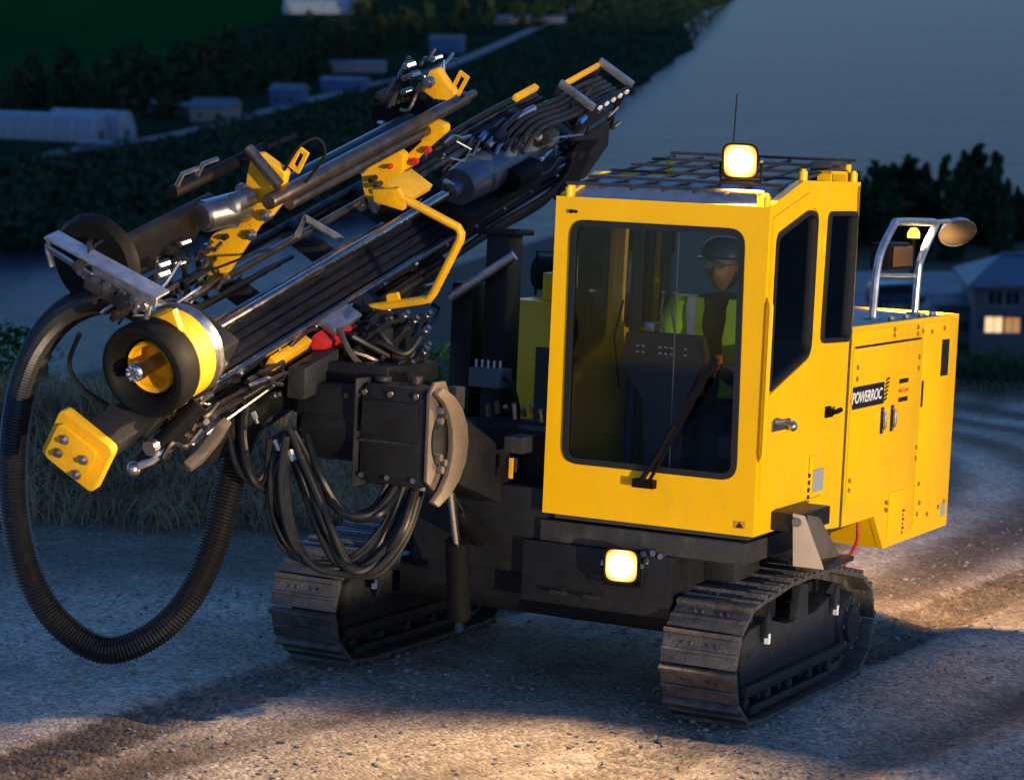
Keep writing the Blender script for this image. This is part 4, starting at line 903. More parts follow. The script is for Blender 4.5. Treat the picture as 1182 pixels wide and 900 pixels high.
# front foot
ft = P('feed_foot')
b = B(); fbox(b, -.24, .30, -.08, .09, -.40, -.30); b.build('foot_arm', FRM, ft, bevel=.01)
b = B(); b.prism([fp(-.30, v, w) for v, w in rloop([(-.15, -.47), (.15, -.47), (.15, -.20), (-.15, -.20)], .035, 3)], FU*.05); fpl = b.build('foot_plate', YEL2, ft, bevel=.008)
q = B(); q.prism([fp(-.325, v, w) for v, w in rloop([(-.12, -.45), (.07, -.45), (.10, -.38), (.10, -.25), (-.12, -.25)], .03, 3)], FU*.024); q.build('foot_pad', YEL2, fpl, bevel=.005)
for v, w in ((-.06, -.30), (-.06, -.38), (.06, -.32), (.06, -.41)): q = B(); q.cyl(fp(-.326, v, w), fp(-.338, v, w), .022, n=12); q.bolt(fp(-.338, v, w), -FU, .014, .014); q.build('bolt', STL, fpl)
b = B(); b.cyl(fp(.02, .17, -.34), fp(.06, .17, -.34), .035, n=12); b.tube([fp(-.0, .17, -.44), fp(.04, .20, -.40), fp(.1, .22, -.34)], .02, 8); b.ball(fp(-.01, .16, -.46), .034); b.build('swivel_fitting', STL, ft)
b = B(); b.cyl(fp(.06, .16, -.46), fp(.26, .20, -.16), .045, n=14); b.cyl(fp(.02, .15, -.50), fp(.08, .165, -.44), .03, n=12); b.build('hood_cylinder', BLK, ft)
b = B(); b.prism([fp(.34, .26, -.42), fp(.40, .26, -.30), fp(.46, .26, -.28), fp(.44, .26, -.40), fp(.36, .26, -.49), fp(.26, .26, -.50), fp(.24, .26, -.46)], FV*.05); b.build('hook', PLT, ft, bevel=.012)
# dust hood
dh = P('dust_hood')
b = B(); b.lathe(fp(-.02, 0, 0), FU, [(.12, .118), (.06, .135), (.015, .158), (-.002, .172), (-.008, .188), (.0, .206), (.015, .213), (.13, .213), (.15, .20), (.15, .118), (.12, .118)], 40); b.build('rubber_ring', BLK, dh)
b = B(); b.lathe(fp(.13, 0, 0), FU, [(0, .10), (0, .205), (.12, .205), (.12, .10)], 40); b.build('yellow_collar', YEL2, dh)
b = B(); b.lathe(fp(.255, 0, 0), FU, [(0, .10), (0, .19), (.02, .212), (.05, .212), (.06, .19), (.06, .08)], 40); b.build('steel_collar', STL, dh)
b = B(); b.lathe(fp(.055, 0, 0), FU, [(.0, .118), (.0, .098), (.09, .09), (.09, .0)], 30); b.lathe(fp(.05, 0, 0), FU, [(0, .102), (-.014, .112), (0, .120)], 30); b.build('yellow_cup', YEL2, dh)
b = B(); b.prism([fp(.11, -.13, .14), fp(.11, -.05, .27), fp(.11, .03, .20)], FU*.04); b.build('collar_lug', YEL2, dh, bevel=.006)
b = B(); b.lathe(fp(-.07, -.012, .008), FU, [(0, 0), (.0, .030), (.012, .040), (.05, .042), (.07, .030), (.20, .028)], 18); bit = b.build('drill_bit', STL, dh)
for k in range(8): q = B(); q.ball(fp(-.072, -.012+.028*cos(k*pi/4), .008+.028*sin(k*pi/4)), .009, 8); q.build('bit_button', CHR, bit)
b = B(); b.cyl(fp(.0, 0, 0), fp(3.0, 0, 0), .024, n=14); b.build('drill_string', POL, dh)
for w0 in (.13,):
    b = B(); fbox(b, .31, .48, -.13, .16, -.20, .10); b.build('centralizer', DRK, dh, bevel=.02)
    b = B(); fbox(b, .33, .36, .162, .20, -.12, -.06); fbox(b, .33, .36, .162, .20, .0, .05); b.build('centralizer_bolt', STL, dh, bevel=.006)
# silver rake at the hood
sr = P('suction_bar')
a0 = fp(.02, -.68, .235); a1 = fp(.02, -.09, .355); d = (a1-a0).normalized(); nn = d.cross(FU).normalized()
L_ = (a1-a0).length
b = B(); b.obox((a0+a1)/2+FU*.02, (d, FU, nn), (L_/2, .05, .006)); b.obox((a0+a1)/2-nn*.03+d*.12, (d, FU, nn), (L_/2-.13, .006, .03)); b.build('angle_bar', SIL, sr, bevel=.002)
b = B(); b.tube([a0-nn*.06+d*.02, a0-nn*.075+d*.30], .012, 8); b.tube([a0-nn*.035-FU*.02+d*.01, a0-nn*.05-FU*.02+d*.26], .010, 8); b.build('slide_rod', STL, sr)
b = B(); b.tube([a0+d*.01, a0-nn*.06+d*.01, a0-nn*.13+d*.05], .014, 8); b.build('end_hook', STL, sr)
for t in (.22, .30, .36, .44, .50, .56): q = B(); q.cyl(a0+d*t-nn*.06, a0+d*t-nn*(.10+.03*(t > .4)), .014, n=8); q.bolt(a0+d*t-nn*.055-FU*.03, -FU, .018, .02); q.build('clamp_bolt', STL, sr)
b = B(); b.obox(a0+d*.33-nn*.09, (d, FU, nn), (.08, .05, .03)); b.build('clamp_block', RST, sr, bevel=.01)
for t in (.40, .44): q = B(); q.tube(spline([a0+d*(t+.10)-nn*.10, a0+d*t-nn*.14, a0+d*(t-.06)-nn*.22], 6), .008, 6); q.build('grease_line', STL, sr)
# ---- rod handler
rh = P('rod_handler')
def arm(name, u, pts, th, label=None):
    b = B(); b.prism([fp(u, v, w) for v, w in pts], FU*th); return b.build(name, YEL2, rh, bevel=.008, label=label)
a1_ = arm('gripper_arm', 1.10, rloop([(-.43, .50), (-.40, .53), (-.24, .535), (-.235, .50), (-.20, .37), (-.22, .26), (-.25, .20), (-.27, .02), (-.29, -.17), (-.33, -.24), (-.36, -.22), (-.37, -.15), (-.44, -.09), (-.43, .02), (-.37, .10), (-.33, .14), (-.345, .25), (-.40, .38)], .012, 2), .06)
def pin(par, u, v, w, r, l, m=STL): q = B(); q.cyl(fp(u-l, v, w), fp(u, v, w), r, n=14); q.cyl(fp(u-l-.012, v, w), fp(u-l, v, w), r*.55, n=6); q.build('pivot_pin', m, par)
for v, w, r in ((-.39, .33, .03), (-.225, .30, .028), (-.25, .16, .024), (-.42, -.06, .026), (-.40, -.16, .03), (-.27, -.13, .024), (-.36, .06, .014)): pin(a1_, 1.10, v, w, r, .03, STL if r > .02 else BPR)
q = B(); q.cyl(fp(1.05, -.44, .555), fp(1.05, -.22, .50), .028, n=12); q.build('gripper_roller', RST, a1_)
q = B(); q.tube(spline([fp(1.12, -.26, .53), fp(1.16, -.26, .66), fp(1.22, -.22, .72), fp(1.24, -.16, .66), fp(1.20, -.17, .50)], 5), .008, 6); q.build('hose_loop', BLK, a1_)
def slot_plate(u, v, w, par):
    b = panel([(v-.03, w-.06), (v+.03, w-.06), (v+.03, w+.06), (v-.03, w+.06)], [[(v-.012, w-.04), (v+.012, w-.04), (v+.012, w+.04), (v-.012, w+.04)]], lambda a, c, t: fp(u+t, a, c), .015); b.build('slotted_lug', YEL2, par, smooth=False)
slot_plate(1.16, -.235, .60, a1_)
a2_ = arm('gripper_arm', 2.40, rloop([(-.40, .03), (-.36, .04), (-.30, .10), (-.28, .22), (-.20, .22), (-.17, .14), (-.17, .0), (-.19, -.15), (-.24, -.14), (-.30, -.10)], .014, 2), .06)
a3_ = arm('gripper_arm', 2.46, rloop([(-.22, .10), (-.17, .12), (-.14, .26), (-.08, .44), (-.10, .47), (-.20, .44), (-.23, .38), (-.17, .32), (-.20, .22)], .012, 2), .06)
a4_ = arm('gripper_arm', 2.52, rloop([(-.34, .52), (-.24, .52), (-.17, .56), (-.15, .62), (-.23, .64), (-.30, .67), (-.33, .64), (-.32, .58)], .012, 2), .06)
slot_plate(2.56, -.17, .66, a4_)
for par, v, w, r in ((a2_, -.365, .02, .03), (a2_, -.20, -.10, .045), (a2_, -.27, -.16, .03), (a2_, -.23, .13, .012), (a3_, -.12, .30, .02), (a3_, -.15, .20, .02), (a4_, -.28, .62, .03)): pin(par, 2.40 if par is a2_ else 2.47, v, w, r, .03, STL if r > .02 else RED)
q = B(); q.cyl(fp(2.36, -.12, -.10), fp(2.62, -.12, -.10), .05, n=16); q.build('rotator_motor', BLK, a2_)
for v, w, r, u0, u1 in ((-.195, .455, .036, .95, 2.85), (-.175, .385, .028, 1.15, 2.62), (-.28, -.14, .020, .75, 2.55), (-.30, .30, .060, 1.2, 2.55)):
    b = B(); b.cyl(fp(u0, v, w), fp(u1, v, w), r, n=16); b.build('drill_rod', RST if r < .05 else ALU, rh)
b = B(); b.cyl(fp(2.55, -.195, .455), fp(2.95, -.195, .455), .036, .020, n=16); b.build('rod_thread', RST, rh)
b = B(); b.cyl(fp(.88, -.42, .22), fp(1.12, -.36, .24), .075, n=18); b.cyl(fp(.86, -.425, .22), fp(.885, -.42, .22), .06, n=12); b.cyl(fp(1.0, -.36, .30), fp(1.09, -.34, .33), .05, n=12); b.build('gripper_motor', STL, rh)
b = B(); b.cyl(fp(.62, -.50, .40), fp(1.35, -.48, .42), .03, n=12); b.cyl(fp(1.35, -.48, .42), fp(1.6, -.47, .42), .014, n=8); b.build('swing_cylinder', BLK, rh)
for t in (.64, .80): b = B(); b.tube([fp(t, -.50, .43), fp(t, -.50, .50), fp(t+.08, -.48, .52)], .012, 6); b.build('cylinder_port', STL, rh)
b = B(); fbox(b, .35, 1.05, -.52, -.47, -.10, .24); b.build('magazine_plate', DRK, rh, bevel=.02)
b = B(); b.lathe(fp(.20, -.52, .12), FU, [(0, 0), (0, .20), (.03, .22), (.06, .22), (.08, .20), (.08, 0)], 32); b.build('magazine_disc', BLK, rh)
b = B(); b.lathe(fp(2.75, -.42, .18), FU, [(0, 0), (0, .18), (.06, .18), (.06, 0)], 28); b.build('magazine_disc', BLK, rh)
b = B(); fbox(b, .9, 2.8, -.46, -.42, -.32, -.26); b.build('handler_rail', DRK, rh, bevel=.01)
for u in (1.25, 1.95, 2.6): b = B(); fbox(b, u, u+.08, -.44, -.12, -.34, -.24); b.build('handler_bracket', DRK, rh, bevel=.01)
b = B(); b.tube([fp(1.75, -.28, -.14), fp(1.72, -.28, .0), fp(1.95, -.14, -.12)], .02, 7); b.build('link_bar', SIL, rh)
rd = random.Random(17)
for k in range(12):
    u = rd.choice((.35, .5, .65, .8, 2.55, 2.62, 2.7)); v = -.47+rd.random()*.15; w = (-.05 if u < 1 else .36)+rd.random()*.25; q = B(); q.cyl(fp(u, v, w), fp(u+.04, v+.02, w+.02), rd.uniform(.012, .022), n=7); q.bolt(fp(u, v, w), -FU, .016, .02); q.build('hydraulic_fitting', STL, rh)
for k in range(6):
    u = .4+.12*k; q = B(); q.tube(spline([fp(u, -.42, -.05), fp(u+.1, -.30, -.20-.02*k), fp(u+.35, -.22, -.16), fp(u+.7, -.24, -.22)], 6), .014, 6); q.build('handler_hose', HOS, rh)
for k in range(5):
    q = B(); q.tube(spline([fp(2.55+.05*k, -.44, .30), fp(2.7, -.52, .40+.03*k), fp(2.85+.03*k, -.56, .30), fp(2.9, -.50, .1)], 6), .013, 6); q.build('handler_hose', HOS, rh)
b = B(); b.tube([fp(2.60, -.05, .36), fp(2.66, .02, .34), fp(2.66, .02, .26), fp(2.58, -.03, .27)], .006, 5); b.build('wire_guard', SIL, rh)
# ---- yellow guard hoop
gh = P('guard_hoop')
b = B(); b.tube(spline([fp(1.8, .09, .385), fp(1.8, .16, .40)], 2)+[fp(1.8, .41, .445), fp(1.8, .435, .43), fp(1.8, .447, .40), fp(1.8, .46, .06), fp(1.8, .455, .02), fp(1.8, .43, -.01), fp(1.8, .215, -.235)], .022, 10); b.build('hoop_tube', YEL2, gh)
b = B(); b.prism([fp(1.78, v, w) for v, w in ((-.02, .28), (.13, .34), (.13, .39), (.05, .42), (-.06, .33))], FU*.04); fbox(b, 1.80, 2.05, -.02, .12, .36, .40); b.build('hoop_bracket', YEL2, gh, bevel=.006)
b = panel(rloop([(.285, -.15), (.335, -.10), (.30, -.06), (.255, -.11)], .015, 3), [], lambda a, c, t: fp(1.79+t, a, c), .02); b.build('hoop_lug', YEL2, gh)
b = B(); fbox(b, 1.72, 1.9, .10, .235, -.28, -.22); b.build('hoop_foot', DRK, gh, bevel=.006)
# ---- rock drill and hose guide
rk = P('rock_drill')
b = B(); b.lathe(fp(2.75, 0, 0), FU, [(0, 0), (0, .05), (.1, .055), (.1, .10), (.28, .115), (.30, .10), (.32, .115), (.5, .12), (.52, .10), (.55, .12), (.85, .12), (.87, .09), (1.15, .085), (1.15, 0)], 24); b.build('drill_body', mat('rock_drill_grey', (.09, .11, .14), .35, metal=.4, var=.2), rk)
b = B(); fbox(b, 2.85, 3.95, -.15, .15, -.195, -.10); b.build('drill_carriage', DRK, rk, bevel=.015)
b = B(); b.cyl(fp(3.2, .14, .02), fp(3.46, .14, .02), .065, n=16); b.cyl(fp(3.2, -.1, .12), fp(3.5, -.1, .12), .05, n=16); b.build('rotation_motor', BLK, rk, bevel=.008)
b = B(); fbox(b, 3.55, 3.78, -.09, .09, .08, .17); b.build('drill_cover', DRK, rk, bevel=.02)
rd = random.Random(23)
for k in range(12):
    u = 3.1+rd.random()*.9; v = -.12+rd.random()*.26; w = .10+rd.random()*.08; q = B(); q.cyl(fp(u, v, w), fp(u+.05, v, w+.03), rd.uniform(.014, .024), n=7); q.build('hydraulic_fitting', STL if k % 3 else BLU, rk)
hg_ = P('hose_guide')
for u in (4.0, 4.52):
    b = B(); fbox(b, u, u+.025, -.11, .135, .235, .28); b.build('guide_end_bar', SIL, hg_, bevel=.004)
    b = B(); fbox(b, u, u+.025, -.11, -.08, -.02, .24); fbox(b, u, u+.025, .10, .13, -.02, .24); b.build('guide_post', DRK, hg_, bevel=.004)
for v in (-.10, .125): b = B(); fbox(b, 4.02, 4.52, v-.012, v+.012, .22, .25); b.build('guide_rail', DRK if v > 0 else YEL2, hg_, bevel=.003)
for k in range(5): q = B(); fbox(q, 4.08+.09*k, 4.11+.09*k, .137, .15, .23, .25); q.build('rivet', WHT, hg_)
for k in range(5):
    v = -.06+.035*k; b = B(); b.tube(spline([fp(3.15+.05*k, v, .12), fp(3.5, v-.02, .22), fp(3.9, v, .20), fp(4.3, v, .19), fp(4.55, v, .16)], 6), .015, 7); b.build('drill_hose', HOS, hg_)
for k in range(4):
    v = -.16-.04*k; b = B(); b.tube(spline([fp(2.35, v, -.02+.01*k), fp(2.9, v+.02, .06), fp(3.5, v+.03, .10), fp(3.95, v+.06, .14)], 6), .016, 7); b.build('drill_hose', HOS if k % 2 else RST, hg_)
for k in range(4):
    b = B(); b.tube(spline([fp(4.3, -.05+.05*k, .0), fp(4.2, .12, -.15-.03*k), fp(3.9, .19, -.26-.03*k), fp(3.2, .17, -.30-.02*k), fp(2.7, .16, -.40)], 6), .014, 6); b.build('drill_hose', HOS, hg_)
b = B(); fbox(b, 3.62, 3.88, -.20, -.165, .20, .23); b.build('yellow_marker', YEL2, hg_, bevel=.004)
b = B(); b.cyl(fp(3.45, -.08, .20), fp(3.62, -.06, .24), .02, n=10); b.build('accumulator', STL, hg_)

# small hydraulic parts crowding the feed
def clutter(par, n, spots, seed, hose=.4):
    rd = random.Random(seed)
    for k in range(n):
        u, v, w = [rd.uniform(a, b_) for a, b_ in spots]; c = fp(u, v, w); q = B(); z = rd.random()
        if z < hose:
            e = fp(u+rd.uniform(.15, .45), v+rd.uniform(-.08, .08), w+rd.uniform(-.08, .05)); q.tube(spline([c, c.lerp(e, .3)+FWv*rd.uniform(-.02, .08)+FV*rd.uniform(-.03, .05), c.lerp(e, .7)+FWv*rd.uniform(-.06, .05), e], 5), rd.choice((.007, .010, .013)), 6); q.build('hydraulic_line', rd.choice((HOS, HOS, RST, STL)), par)
        elif z < hose+.35:
            d_ = (FU*rd.uniform(-1, 1)+FV*rd.uniform(-1, 1)+FWv*rd.uniform(-1, 1)).normalized(); r_ = rd.uniform(.008, .017); q.cyl(c, c+d_*.035, r_, n=6); q.cyl(c+d_*.035, c+d_*.06, r_*.65, n=8); q.build('hydraulic_fitting', rd.choice((STL, STL, RST, BLK)), par)
        else:
            q.obox(c, (FU, FV, FWv), (rd.uniform(.015, .06), rd.uniform(.012, .03), rd.uniform(.012, .035))); q.build('small_bracket', rd.choice((DRK, FRM, RST, ALU)), par, bevel=.004)
clutter(fd, 34, ((.35, 1.7), (.12, .26), (-.46, -.26)), 51)
clutter(fd, 16, ((1.7, 2.7), (.10, .20), (-.50, -.30)), 52)
clutter(rh, 26, ((.30, 1.0), (-.46, -.22), (-.22, .12)), 53)
clutter(rh, 18, ((2.45, 2.85), (-.48, -.22), (.20, .58)), 54, .55)
clutter(rh, 10, ((2.5, 2.75), (-.16, .02), (.10, .34)), 55)
clutter(rk, 30, ((3.0, 4.1), (-.16, .18), (-.08, .24)), 56, .5)
clutter(hg_, 12, ((4.0, 4.5), (-.08, .12), (-.12, .18)), 57, .6)
clutter(sr, 14, ((-.04, .12), (-.50, -.12), (.12, .26)), 58, .3)
clutter(cr, 16, ((1.0, 2.3), (.10, .26), (-.75, -.50)), 59, .6)
clutter(ft, 10, ((-.0, .40), (.14, .26), (-.46, -.22)), 60, .3)
b = B(); fbox(b, 4.02, 4.52, -.10, .12, .06, .075); b.build('guide_floor', DRK, hg_)
b = B(); b.prism([fp(4.10, .10, -.05), fp(4.46, .12, .02), fp(4.62, .14, -.20), fp(4.50, .15, -.40), fp(4.15, .14, -.34)], FV*.03); b.build('hose_fan_plate', DRK, hg_, bevel=.006)
# ---- boom
bo = P('boom')
b = B(); b.box(-.625, -.25, -.74, -.56, 1.09, 1.58); b.build('boom_head', DRK, bo, bevel=.075)
b = B(); b.box(-1.0, -.632, -.70, -.46, 1.27, 1.55); b.build('rotation_unit', DRK, bo, bevel=.05)
b = B(); b.cyl((-.95, -.56, 1.33), (-.22, -.56, 1.33), .16, n=24); b.build('rotation_barrel', DRK, bo, bevel=.01)
b = B(); b.box(-.632, -.622, -.755, -.50, 1.08, 1.59); b.build('head_flange', FRM, bo, bevel=.004)
b = B(); b.box(-.60, -.28, -.748, -.742, 1.30, 1.312); b.build('weld_seam', FRM, bo)
b = B(); b.prism([(-.25, y, z) for y, z in ((-.745, 1.14), (-.745, 1.55), (-.70, 1.60), (-.60, 1.60), (-.56, 1.54), (-.56, 1.16), (-.64, 1.07))], (.02, 0, 0)); sp3 = b.build('side_plate', PLT, bo, bevel=.006)
for (y, z) in ((-.67, 1.47), (-.67, 1.42), (-.63, 1.445), (-.67, 1.25), (-.62, 1.22), (-.65, 1.19)): q = B(); q.cyl((-.229, y, z), (-.20, y, z), .018, n=8); q.build('hydraulic_fitting', STL, sp3)
cres = []
for k in range(9): a = radians(-68+k*17); cres.append((-.55-.30+.42*cos(a), 1.30+.30*sin(a)))
for k in range(9): a = radians(68-k*17); cres.append((-.55-.30+.27*cos(a), 1.30+.27*sin(a)))
b = B(); b.prism([(-.215, y-.005, z) for y, z in cres], (.03, 0, 0)); b.build('crescent_plate', PLT, bo, bevel=.006)
b = B(); b.box(-.26, -.20, -.55, -.46, 1.46, 1.57); b.build('boom_knuckle', FRM, bo, bevel=.01)
b = B(); b.prism([(x, y, z) for x, y, z in ((-.50, -.42, 1.10), (-.50, -.36, 1.42), (-.50, .35, 1.10), (-.50, .35, .86))], (.24, 0, 0)); b.build('boom_arm', DRK, bo, bevel=.02)
b = B(); b.cyl((-.40, .18, .72), (-.33, -.22, .92), .055, n=16); b.build('lift_cylinder', BLK, bo)
b = B(); b.cyl((-.33, -.22, .92), (-.31, -.36, 1.02), .026, n=14); b.build('cylinder_rod', CHR, bo)
b = B(); b.cyl((-.30, -.30, .78), (-.28, -.42, 1.06), .020, n=12); b.build('cylinder_rod', CHR, bo)
b = B(); b.cyl((-.36, -.14, .40), (-.31, -.28, .80), .06, n=16); b.build('swing_cylinder', BLK, bo)
b = B(); b.cyl((-.375, -.10, .33), (-.36, -.14, .41), .026, n=12); b.build('cylinder_rod', CHR, bo)
b = B(); b.box(-.20, -.10, -.05, .12, 1.22, 1.30); b.box(-.18, -.12, -.06, -.05, 1.13, 1.2); b.build('pilot_valve', FRM, bo, bevel=.008)
q = B(); q.box(-.155, -.135, -.075, -.066, 1.10, 1.20); q.build('yellow_decal', YEL2, bo)
b = B(); b.prism([(-.85, -.25, 1.60), (-.85, -.28, 1.76), (-.85, .02, 1.86), (-.85, .05, 1.62)], (.06, 0, 0)); b.build('feed_bracket', DRK, bo, bevel=.012)
rd = random.Random(41)
for k in range(16):
    a = pt(rd.uniform(385, 440), rd.uniform(372, 440), y=rd.uniform(-.55, -.2)); c = pt(rd.uniform(430, 488), rd.uniform(368, 436), y=rd.uniform(-.35, 0)); q = B(); q.tube(spline([a, a.lerp(c, .35)+V((0, -.06, rd.uniform(-.09, .05))), a.lerp(c, .7)+V((.03, -.04, rd.uniform(-.10, .02))), c], 6), rd.choice((.010, .013, .016)), 7); q.build('boom_hose', (HOS, HOS, RST)[k % 3], bo)
    q = B(); q.cyl(c, c+V((.04, -.02, .03)), .018, n=6); q.cyl(c+V((.04, -.02, .03)), c+V((.06, -.03, .045)), .012, n=8); q.build('hydraulic_fitting', STL if k % 2 else RST, bo)
for k in range(7):
    a = pt(402+rd.uniform(-14, 80), 385+rd.uniform(-12, 45), y=-.30); q = B(); q.obox(a, ((1, 0, 0), (0, 1, 0), (0, 0, 1)), (rd.uniform(.02, .06), .04, rd.uniform(.015, .05))); q.build('valve_block', (RST, FRM, DRK)[k % 3], bo, bevel=.006)
b = B(); b.cyl((-.54, -.65, 1.578), (-.54, -.65, 1.60), .04, n=16); b.cyl((-.36, -.65, 1.578), (-.36, -.65, 1.615), .03, n=12); b.build('grease_cap', FRM, bo, bevel=.004)
for x in (-.58, -.44, -.30):
    for z in (1.14, 1.53): q = B(); q.bolt((x, -.742, z), (0, -1, 0), .014, .014); q.build('bolt', STL, bo)
for z in (1.32, 1.50):
    for x in (-.94, -.70): q = B(); q.bolt((x, -.702, z), (0, -1, 0), .016, .014); q.build('bolt', RST, bo)
b = B(); b.box(-.59, -.29, -.756, -.742, 1.34, 1.50); b.build('cover_plate', DRK, bo, bevel=.006)
b = B(); b.prism([(-.98, -.80, 1.47), (-.98, -.80, 1.62), (-.98, -.50, 1.70), (-.98, -.50, 1.52)], (.10, 0, 0)); b.build('feed_bracket', FRM, bo, bevel=.012)
b = B(); b.box(-.95, -.55, -.60, -.10, 1.55, 1.64); b.build('swing_plate', DRK, bo, bevel=.015)
# posts behind the boom
sup = P('feed_support')
b = B(); b.box(-.985, -.855, .78, .94, .85, 1.98); b.build('support_post', DRK, sup, bevel=.01)
b = B(); b.box(-.80, -.665, .80, .96, .85, 2.26); b.build('support_post', DRK, sup, bevel=.01)
b = B(); b.box(-.86, -.62, .78, 1.0, 2.24, 2.27); b.build('support_cap', DRK, sup, bevel=.008)
b = B(); b.cyl((-.95, .70, 1.90), (-.62, .78, 2.14), .028, n=12); b.build('tilt_cylinder', SIL, sup)
b = B(); b.box(-.74, -.55, .55, .68, 1.46, 1.56); b.build('valve_bank', mat('blue_grey_valve', (.10, .14, .18), .5, metal=.3), sup, bevel=.01)
for k in range(5): q = B(); q.cyl((-.72+.035*k, .60, 1.56), (-.72+.035*k, .60, 1.60), .010, n=8); q.build('hydraulic_fitting', STL, sup)
b = B(); b.tube(spline([(-.56, .6, 1.52), (-.48, .55, 1.48), (-.44, .55, 1.35), (-.45, .55, 1.2)], 6), .014, 6); b.build('valve_hose', HOS, sup)
b = B(); b.cyl((-.55, .50, 1.27), (-.05, .55, 1.27), .05, n=14); b.build('hydraulic_tube', DRK, sup)
for k in range(8): q = B(); q.cyl((-.50+.05*k, .35, 1.34+.02*(k % 3)), (-.50+.05*k, .33, 1.40+.02*(k % 2)), .014, n=7); q.build('hydraulic_fitting', STL, sup)
b = B(); b.box(-.75, -.10, .30, .75, 1.0, 1.30); b.build('valve_housing', DRK, sup, bevel=.02)

# ---- big suction hose
sh = P('suction_hose')
hp_ = [(172, 362, -1.66), (146, 349, -1.74), (112, 346, -1.75), (72, 365, -1.70), (42, 404, -1.64), (23, 460, -1.58), (15, 530, -1.52), (19, 605, -1.47), (38, 672, -1.42), (72, 722, -1.36), (122, 750, -1.28), (176, 732, -1.18), (218, 690, -1.08), (245, 635, -.98), (262, 575, -.88), (276, 515, -.78), (300, 470, -.66), (345, 455, -.5)]
path = spline([pt(a, c, y=y) for a, c, y in hp_], 40)
L_ = [0]
for i in range(len(path)-1): L_.append(L_[-1]+(path[i+1]-path[i]).length)
fine = []; i = 0; N_ = int(L_[-1]/.0085)
for k in range(N_):
    t = L_[-1]*k/N_
    while L_[i+1] < t: i += 1
    fine.append(path[i].lerp(path[i+1], (t-L_[i])/(L_[i+1]-L_[i])))
b = B(); b.tube(fine, .07, 14, rf=lambda k, m: .070 if k % 2 else .0628); b.build('hose_body', SUC, sh, ang=9)
for e, d in ((path[0], path[0]-path[6]), (path[-1], path[-1]-path[-7])): q = B(); d.normalize(); q.cyl(e-d*.04, e+d*.05, .082, n=20); q.build('hose_clamp', STL, sh, bevel=.004)
# ---- hydraulic hose bundles
hb = P('hose_bundle'); rd = random.Random(29)
L1 = [(275, 462, -.95), (272, 500, -.97), (283, 545, -.98), (305, 560, -.97), (325, 530, -.92), (350, 520, -.85)]
L2 = [(322, 505, -.93), (318, 560, -.95), (328, 615, -.95), (350, 645, -.92), (380, 655, -.88), (420, 650, -.82), (455, 610, -.75), (470, 560, -.66)]
L3 = [(330, 500, -.90), (350, 540, -.92), (375, 605, -.92), (400, 652, -.90), (430, 655, -.84), (462, 610, -.72), (478, 555, -.62)]
L4 = [(350, 505, -.85), (365, 550, -.86), (395, 590, -.84), (430, 592, -.78), (455, 560, -.66)]
for base, n_, sp in ((L1, 6, 6), (L2, 7, 7), (L3, 6, 7), (L4, 4, 6)):
    for k in range(n_):
        o_ = (k-(n_-1)/2)*sp
        pp = [pt(a+o_*.5+rd.uniform(-2, 2), c+o_*.55*(j/(len(base)-1)*1.4-.2 if base is not L1 else .6)+rd.uniform(-2, 2), y=y+rd.uniform(-.05, .05)) for j, (a, c, y) in enumerate(base)]
        q = B(); q.tube(spline(pp, 7), rd.choice((.014, .017, .020)), 8); q.build('hydraulic_hose', HOS, hb)
for (a, c) in ((326, 512), (318, 508), (334, 520)): q = B(); q.cyl(pt(a, c, y=-.94), pt(a+5, c+12, y=-.94), .02, n=8); q.build('hose_coupling', STL, hb)
for (a, c) in ((450, 556), (463, 556), (475, 553), (487, 554)): q = B(); q.cyl(pt(a, c, y=-.62), pt(a, c+12, y=-.62), .018, n=8); q.build('hose_coupling', STL, hb)
q = B(); q.tube(spline([pt(92, 385, y=-1.75), pt(80, 420, y=-1.72), pt(95, 448, y=-1.7), pt(125, 468, y=-1.66)], 6), .012, 6); q.build('hydraulic_hose', HOS, hb)

# ================================================================== the operator
op = empty('person'); op.matrix_world = RIG; tag(op, 'operator in a lime vest and hard hat seated behind the windscreen', 'person')
def skin(name, verts, edges, radii, m, parent, sub=2, root=0):
    me = bpy.data.meshes.new(name); me.from_pydata([tuple(v) for v in verts], edges, []); o = bpy.data.objects.new(name, me); col.objects.link(o)
    md_ = o.modifiers.new('skin', 'SKIN'); md_.use_smooth_shade = True
    for i, r in enumerate(radii): d = me.skin_vertices[0].data[i]; d.radius = r if isinstance(r, tuple) else (r, r); d.use_root = (i == root)
    s_ = o.modifiers.new('sub', 'SUBSURF'); s_.levels = sub; s_.render_levels = sub
    dg = bpy.context.evaluated_depsgraph_get(); mm = bpy.data.meshes.new_from_object(o.evaluated_get(dg)); bpy.data.objects.remove(o); mm.name = name
    mm.polygons.foreach_set('use_smooth', [True]*len(mm.polygons))
    mm.materials.clear(); r = link(name, mm, m, parent); return r
HX, HY_ = .53, .80
vv = [(HX, .92, 1.38), (HX, .91, 1.55), (HX, .89, 1.76), (HX, .88, 1.93), (HX, .87, 2.03),
      (HX-.17, .87, 1.92), (HX-.24, .78, 1.72), (HX-.19, .58, 1.66), (HX-.13, .47, 1.74),
      (HX+.17, .87, 1.92), (HX+.23, .80, 1.70), (HX+.20, .60, 1.60), (HX+.16, .49, 1.66),
      (HX-.10, .88, 1.36), (HX-.13, .52, 1.42), (HX-.13, .48, 1.05), (HX-.13, .38, 1.0),
      (HX+.10, .88, 1.36), (HX+.13, .52, 1.42), (HX+.13, .48, 1.05), (HX+.13, .38, 1.0)]
ee = [(0,1),(1,2),(2,3),(3,4),(3,5),(5,6),(6,7),(7,8),(3,9),(9,10),(10,11),(11,12),(0,13),(13,14),(14,15),(15,16),(0,17),(17,18),(18,19),(19,20)]
